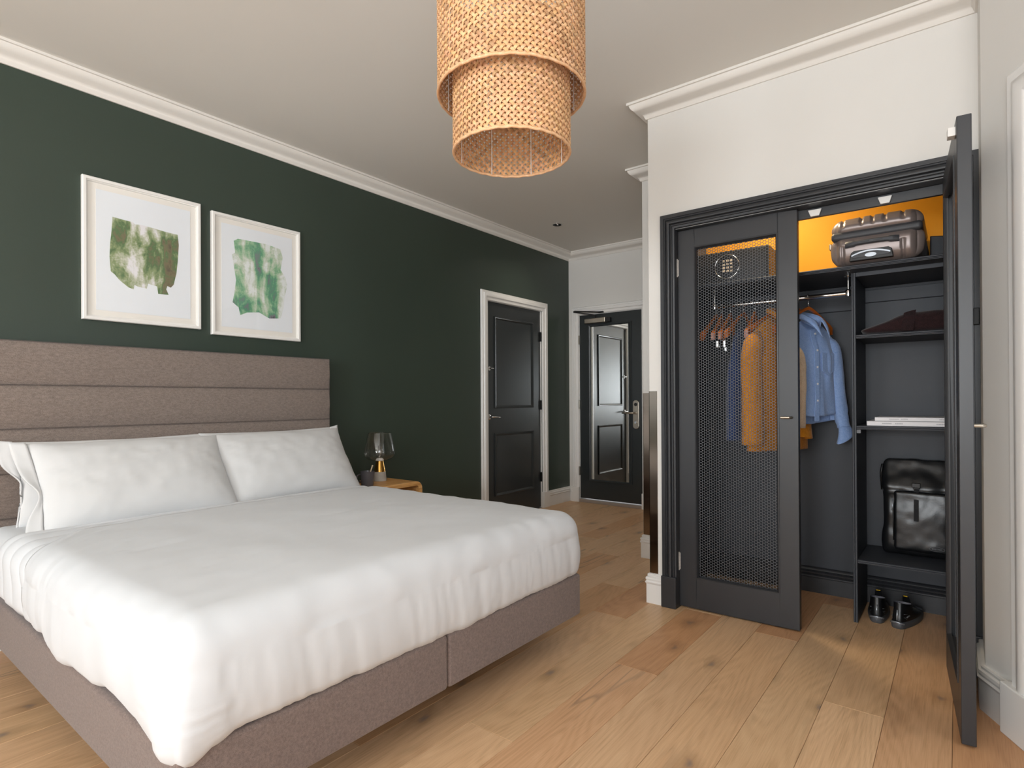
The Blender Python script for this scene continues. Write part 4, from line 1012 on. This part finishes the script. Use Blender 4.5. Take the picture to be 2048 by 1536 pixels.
# turned-back cuff of the far sleeve
def cuff(c0, w, hgt, flare, m, parent, axx, nnn):
    P = []
    for j in range(6):
        v = j/5; row = []
        for k in range(24):
            a = 2*PI*k/24; r = w*(1+flare*v); row.append(c0+axx*(r*math.cos(a)-.035*v*v)+nnn*(r*.5*math.sin(a)+.03*v)+Vector((0, 0, -hgt*v+.02*v*math.cos(a)*1.2)))
        P.append(row)
    o = MB().grid(P, cv=True).build('cuff', m, parent, smooth=True); s = o.modifiers.new('thick', 'SOLIDIFY'); s.thickness = .003
cuff(e1+Vector((0, 0, .012)), .04, .075, .35, M_SHIRT, s1, ax, nn)
# collar, placket, pocket, buttons
def collar(root, ctr, ax, nn, m, r0=.056, h=.04, lean=.03):
    P = []; N_ = 40
    for i in range(N_+1):
        a = -2.75+5.5*i/N_; dirv = ax*math.sin(a)-nn*math.cos(a); fr_ = abs(a)/2.75; pnt = max(0, fr_-.5)/.5
        top = ctr+dirv*r0*.9*Vector((1, 1, 1)).x+nn*.012+Vector((0, 0, h-.05*fr_**2)); top.z -= .012*fr_
        out = ctr+dirv*(r0*1.22)+nn*(.02+.022*pnt)+Vector((0, 0, .004-.055*fr_**2-.062*pnt**2))
        inn = ctr+dirv*r0*.8+nn*.008+Vector((0, 0, -.012-.05*fr_**2))
        P.append([inn, top, top+dirv*.006+Vector((0, 0, -.003)), (top+out)/2+dirv*.006, out])
    o = MB().grid(P).build('collar', m, root, smooth=True); s = o.modifiers.new('thick', 'SOLIDIFY'); s.thickness = .003
collar(st_, c+nn*.004+Vector((0, 0, 1.588)), ax, nn, M_SHIRT)
P = []
for j in range(24):
    v = j/23; z = 1.52-.49*v; fo = .006*nz(z*9, 1)
    q = c+nn*(.040+.01*sstep(0, .4, v)+fo-.018*(1-sstep(0, .25, v)))+Vector((0, 0, z)); P.append([q-ax*.016, q-ax*.016+nn*.003, q+ax*.016+nn*.003, q+ax*.016])
MB().grid(P).build('placket', M_SHIRT, st_, smooth='auto')
for k, z in enumerate((1.50, 1.41, 1.32, 1.23, 1.14)):
    q = c+nn*(.054 if k > 0 else .041)+Vector((0, 0, z)); P2 = []
    MB().add([q+ax*.0055*math.cos(2*PI*i/12)+Vector((0, 0, .0055*math.sin(2*PI*i/12)))+nn*(.0 if w else .003) for w in (0, 1) for i in range(12)],
             [tuple(range(12)), tuple(range(12, 24))]+[(i, (i+1) % 12, 12+(i+1) % 12, 12+i) for i in range(12)]).build('button', M_PAPER, st_)
pk = c+ax*.095+nn*.044
MB().prism([pk+ax*-.05+Vector((0, 0, 1.40)), pk+ax*.05-nn*.012+Vector((0, 0, 1.40)), pk+ax*.05-nn*.012+Vector((0, 0, 1.30)), pk+Vector((0, 0, 1.275)), pk-ax*.05+Vector((0, 0, 1.30))], nn*.004).build('breast_pocket', M_SHIRT, st_, bevel=.001)

# beige garment between shirt and coat
bg_ = empty('shirt', (-.70, RY, .98), 'beige cotton shirt squeezed between blue shirt and mustard coat', 'shirt')
hb2 = empty('clothes_hanger', (-.70, RY, 1.5), 'wooden hanger carrying the beige shirt', 'hanger', 'wooden hangers on the rail'); hanger_parts(hb2, -.70, RY, 1.645, R(60), .13, .15)
ax2, nn2, c2 = garment(bg_, -.70, RY, 1.57, R(60), .135, .14, 1.03, .012, .085, M_BEIGE, 6.6, folds=.004)
sleeve(bg_, [(-.757, 3.36, 1.47), (-.70, 3.29, 1.43), (-.652, 3.262, 1.36), (-.646, 3.255, 1.18), (-.65, 3.255, 1.0)], (.034, .03), .7, M_BEIGE, ax=ax2, seed=2)
# mustard coat
CTX, CTT = -.805, R(62)
hc = empty('clothes_hanger', (CTX, RY, 1.5), 'wooden hanger carrying the mustard coat', 'hanger', 'wooden hangers on the rail'); hanger_parts(hc, CTX, RY, 1.648, CTT, .13, .2)
ct_ = empty('coat', (CTX, RY, .84), 'mustard yellow coat hanging behind the mesh door', 'coat')
ax3, nn3, c3 = garment(ct_, CTX, RY, 1.64, CTT, .19, .225, .865, .05, .15, M_COAT, 1.4, folds=.007, kf=14)
n3 = c3-ax3*.175; f3 = c3+ax3*.18
sleeve(ct_, [n3+ax3*.03+Vector((0, 0, 1.52)), n3-ax3*.03+nn3*.01+Vector((0, 0, 1.38)), n3-ax3*.035+nn3*.02+Vector((0, 0, 1.15)), n3-ax3*.045+nn3*.03+Vector((0, 0, .90))], (.062, .066), .7, M_COAT, ax=ax3, seed=5, amp=.003)
sleeve(ct_, [f3-ax3*.03+Vector((0, 0, 1.52)), f3+ax3*.02+nn3*.0+Vector((0, 0, 1.36)), f3-ax3*.03+nn3*.03+Vector((0, 0, 1.12)), f3-ax3*.05+nn3*.06+Vector((0, 0, .93))], (.06, .06), .6, M_COAT, ax=ax3, seed=7, amp=.003)
collar(ct_, c3+Vector((0, 0, 1.635)), ax3, nn3, M_COAT, .06, .035)
# navy top with lace
NVX, NVT = -.985, R(84)
hn = empty('clothes_hanger', (NVX, RY, 1.5), 'wooden hanger carrying the navy denim top', 'hanger', 'wooden hangers on the rail'); hanger_parts(hn, NVX, RY, 1.648, NVT, .15, .2)
nv = empty('denim_top', (NVX, RY, .9), 'navy denim top with grey lace hanging behind the mesh door', 'top')
ax4, nn4, c4 = garment(nv, NVX, RY, 1.575, NVT, .15, .20, .92, .055, .10, M_NAVY, 8.2, folds=.012)
q = c4-ax4*.02+nn4*.062
MB().prism([q-ax4*.10+Vector((0, 0, 1.46)), q-ax4*.02+Vector((0, 0, 1.46)), q+ax4*.09+Vector((0, 0, 1.20)), q+ax4*.02+Vector((0, 0, 1.16))], nn4*.004).build('lace_inset', M_LACE, nv, bevel=.001)

# sweater on the upper shelf
sw_ = empty('folded_sweater', (-.2, 3.6, 1.477), 'folded dark maroon knitted sweater on the upper wardrobe shelf', 'sweater')
def dsw(p, n):
    u = (p.x+.395)/.42; top = .035+.068*sstep(0, .55, u)-.01*sstep(.75, 1.0, u)
    t = (p.z-1.4775)/.1; z = 1.4775+t*top*(1-.12*nz(p.x*6, p.y*5)) + .004*nz(p.x*14, p.y*14, 2)*t
    return Vector((p.x+.01*nz(p.z*20, p.y*6), p.y+.012*nz(p.x*8, p.z*18, 5), z))
rbox(MB(), (-.185, 3.6, 1.5275), (.21, .165, .05), .035, 50, dsw).build('sweater_fold', M_KNIT, sw_, smooth=True, merge=.0006)
P = []
for i in range(60):
    u = i/59; x = -.225+.05*u; r_ = .0022*math.sin(i*2.1); row = []
    for j in range(10):
        v = j/9; zt_ = 1.4775+(.035+.068*sstep(0, .55, (x+.395)/.42)); z = 1.480+(zt_-1.478)*v
        row.append(Vector((x+.012*v, 3.428+r_*.8-.006+.02*v*v, z+.003)))
    P.append(row)
MB().grid(P).build('ribbed_cuff', M_KNIT, sw_, smooth=True)
# books
bz = 1.0115
def book(x0, x1, y0, y1, z0, h, label):
    r = empty('book', ((x0+x1)/2, (y0+y1)/2, z0), label, 'book', 'white books on the wardrobe shelf')
    MB().box(x0, x1, y0, y1, z0, z0+.0018).box(x0, x1, y0, y1, z0+h-.0018, z0+h).box(x0, x1, y0, y0+.002, z0, z0+h).build('cover', M_PAPER, r, bevel=.0006)
    box('page_block', mat('page_cream', '#dedbd4', .9), (x0+.003, x1-.003, y0+.002, y1-.003, z0+.0018, z0+h-.0018), r)
    for a, b in ((.18, .3), (.33, .42), (.78, .9)):
        xa = x0+(x1-x0)*a; xb = x0+(x1-x0)*b
        nlet = int((xb-xa)/.0045); mb = MB()
        for i in range(nlet): mb.box(xa+i*.0045, xa+i*.0045+.003, y0-.0003, y0+.0005, z0+h*.42, z0+h*.62)
        mb.build('spine_print', M_PAPERG, r)
book(-.372, -.005, 3.422, 3.69, bz, .024, 'large white book at the bottom of the pair on the middle shelf')
book(-.338, .0, 3.427, 3.67, bz+.0242, .02, 'smaller white book on top of the pair on the middle shelf')

# backpack
bpk = empty('backpack', (-.19, 3.69, .3245), 'glossy black roll-top backpack standing on the lower wardrobe shelf', 'backpack')
bz0 = .325; bh = .5
def dbp(p, n):
    t = (p.z-bz0)/bh; cx, cy = -.178, 3.70
    w = 1-.04*sstep(.85, 0, t)*0+.025*math.exp(-((t-.8)/.14)**2)-.035*math.exp(-((t-.5)/.16)**2)+.02*sstep(.25, 0, t)
    d = 1-.72*sstep(.62, 1.0, t)-.12*sstep(.12, 0, t)
    x = cx+(p.x-cx)*w; y = cy+(p.y-cy)*d+.035*sstep(.3, 1, t)
    q = Vector((x, y, p.z))
    q += n*(.008*nz(p.x*9, p.z*9, 3)+.004*nz(p.x*22, p.z*20, 5))
    if n.y < -.4: q.y += .012*math.exp(-((t-.66)/.03)**2)
    return q
rbox(MB(), (-.178, 3.70, bz0+bh/2), (.152, .068, bh/2), .035, 70, dbp).build('bag_body', M_LEATHER, bpk, smooth=True, merge=.0006)
def dpk(p, n):
    t = (p.z-bz0)/bh; return p+n*(.006*nz(p.x*9, p.z*8, 8)+.003*nz(p.x*20, p.z*22, 1))+Vector((0, .012*sstep(.3, .65, t), 0))
rbox(MB(), (-.160, 3.637, bz0+.185), (.118, .020, .155), .018, 70, dpk).build('front_pocket', M_LEATHER, bpk, smooth=True, merge=.0006)
fyb = 3.612
P = []
for i in range(20):
    u = i/19; z = bz0+.375-.185*u; y = fyb+.004+.004*math.sin(u*5)+(.028*(1-u)**2 if u < .6 else .0); P.append([Vector((-.178-.0105, y, z)), Vector((-.178-.0105, y-.002, z)), Vector((-.178+.0105, y-.002, z)), Vector((-.178+.0105, y, z))])
MB().grid(P, cv=True).build('strap', mat('black_webbing', '#1b1b1e', .8, bump=.3, bscale=300), bpk, smooth='auto')
MB().box(-.196, -.160, fyb+.004, fyb+.022, bz0+.362, bz0+.385).box(-.192, -.164, fyb+.002, fyb+.012, bz0+.355, bz0+.362).build('buckle', M_BLKPL, bpk, bevel=.002)
zp = MB().tube([(-.281, fyb+.012, bz0+.29), (-.277, fyb+.008, bz0+.2), (-.276, fyb+.008, bz0+.08)], .0032, 8).build('zip', M_BLKPL, bpk, smooth=True)
MB().tube([(-.282, fyb+.006, bz0+.30), (-.281, fyb+.004, bz0+.255), (-.283, fyb+.003, bz0+.235)], .0032, 8).build('zip_pull', M_SILVER, zp, smooth=True)
pt_ = MB().prism([(-.093+.034*math.cos(2*PI*k/32), fyb+.006, bz0+.058+.0125*math.sin(2*PI*k/32)) for k in range(32)], (0, -.0025, 0)).build('brand_patch', mat('patch_dark', '#1f2023', .7), bpk)
mb = MB().tube([(-.093+.032*math.cos(2*PI*k/32), fyb+.003, bz0+.058+.0112*math.sin(2*PI*k/32)) for k in range(33)], .0006, 6, cap=False); mb.build('patch_outline', mat('patch_grey', '#77797e', .6), pt_, smooth=True)
text_mesh('patch_lettering', 'EASTPAK', .0105, mat('patch_grey', '#77797e', .6), pt_, (-.093, fyb+.0031, bz0+.058), (1, 0, 0), (0, 0, 1))
MB().tube([(-.33, 3.69, bz0+.47), (-.338, 3.70, bz0+.42), (-.334, 3.71, bz0+.33)], .006, 8).build('side_strap', M_BLKPL, bpk, smooth=True)

# running shoes
def shoe(hx_, hy_, ang, label):
    r = empty('running_shoe', (hx_, hy_, 0), label, 'shoe', 'pair of running shoes')
    Mx = Matrix.Rotation(ang, 4, 'Z'); o0 = Vector((hx_, hy_, 0))
    def T(p): return o0+Mx @ Vector(p)
    L = .285
    def foot(a, s=1.0):   # outline, a=0 at toe (+y)
        t = (1-math.cos(a))/2   # 0 toe .. 1 heel
        y = L*(1-t); w = .048 if y > .16 else .041+.007*sstep(.0, .16, y)
        wid = w*min(1, (math.sin(a) if math.sin(a) > 0 else -math.sin(a))**.55+.0) if True else 0
        return Vector((math.copysign(wid, math.sin(a))*s, y, 0))
    def ank(a):
        t = (1-math.cos(a))/2; y = .135-.118*t; w = .033*abs(math.sin(a))**.8; return Vector((math.copysign(w, math.sin(a)), y, 0))
    n = 40; P = []
    for (s, zz) in ((0, .022), (0.02, .034), (.1, .05), (.3, .063), (.55, .078), (.8, .092), (.95, .104), (1.0, .108), (1.0, .102), (.99, .085), (1.0, .06)):
        row = []
        for k in range(n):
            a = 2*PI*k/n; f = foot(a, .94); g_ = ank(a); q = f.lerp(g_, s); t = (1-math.cos(a))/2
            zq = zz+(.012*sstep(.5, 1, s)*(t-.35)*2 if s > .5 else 0)
            if s < .9: zq = zz*(.72+.28*t) if s > .02 else zz
            q.z = zq; row.append(T(q))
        P.append(row)
    up_ = MB().grid(P[:8], cv=True).build('upper', M_SHOE, r, smooth=True)
    ln = MB().grid(P[7:], cv=True); nb = len(ln.v)-n; ln.f.append(tuple(range(nb, nb+n))); ln.build('lining', M_LINING, up_, smooth=True)
    P = []
    for (sc2, zz) in ((.93, 0), (1.0, .004), (1.04, .016), (1.0, .028), (.93, .034)):
        row = []
        for k in range(n):
            a = 2*PI*k/n; f = foot(a, sc2); y = (f.y-L/2)*(.985+.02*(sc2-.93)/.1)+L/2; tw = sstep(.2, .285, y)
            row.append(T((f.x, y-(.008 if y < .03 else 0), zz+.022*tw*(1 if zz < .02 else .5)*sstep(.23, .285, y))))
        P.append(row)
    so = MB().grid(P, cv=True); so.f.append(tuple(range(n))); so.build('sole', M_RUB, r, smooth='auto')
    # heel details
    def strip(pts, w, m, nm):
        MB().tube([T(p) for p in pts], w, 6).build(nm, m, up_, smooth=True)
    strip([(0, .0015, .04), (0, .002, .065), (0, .008, .09)], .0045, M_SILVER, 'heel_strip')
    strip([(-.03, .006, .026), (-.015, -.006, .031), (0, -.0085, .033), (.015, -.006, .031), (.03, .006, .026)], .0042, M_SILVER, 'heel_clip')
    for s in (-1, 1):
        strip([(s*.034, .045, .052), (s*.026, .012, .058), (s*.033, .035, .044)], .0011, M_SILVER, 'reflective_chevron')
        strip([(s*.033, .04, .068), (s*.026, .014, .074)], .0011, M_SILVER, 'reflective_line')
    MB().prism([T((-.018, .135, .098)), T((.018, .135, .098)), T((.014, .118, .135)), T((-.014, .118, .135))], (0, .004, 0)).build('tongue', M_SHOE, up_, bevel=.002)
    MB().prism([T((-.009, .1165, .133)), T((.009, .1165, .133)), T((.009, .1155, .137)), T((-.009, .1155, .137))], (0, .003, 0)).build('yellow_tag', M_YELLOW, up_)
    for i in range(5):
        y = .15+.018*i; z = .088-.0075*i; strip([(-.02, y, z-.004), (0, y+.006, z+.004), (.02, y, z-.004)], .002, M_BLKPL, 'lace')
    return r, T, up_
shoe(-.34, 3.472, R(2), 'left black running shoe under the wardrobe shelf, closest to the divider')
r2, T2, u2 = shoe(-.252, 3.448, R(-14), 'right black running shoe, turned outward under the wardrobe shelf')
text_mesh('side_lettering', 'SALOMON', .0095, M_SILVER, u2, T2((.0352, .045, .058)), T2((0, 1, 0))-T2((0, 0, 0)), (-.3, 0, 1))
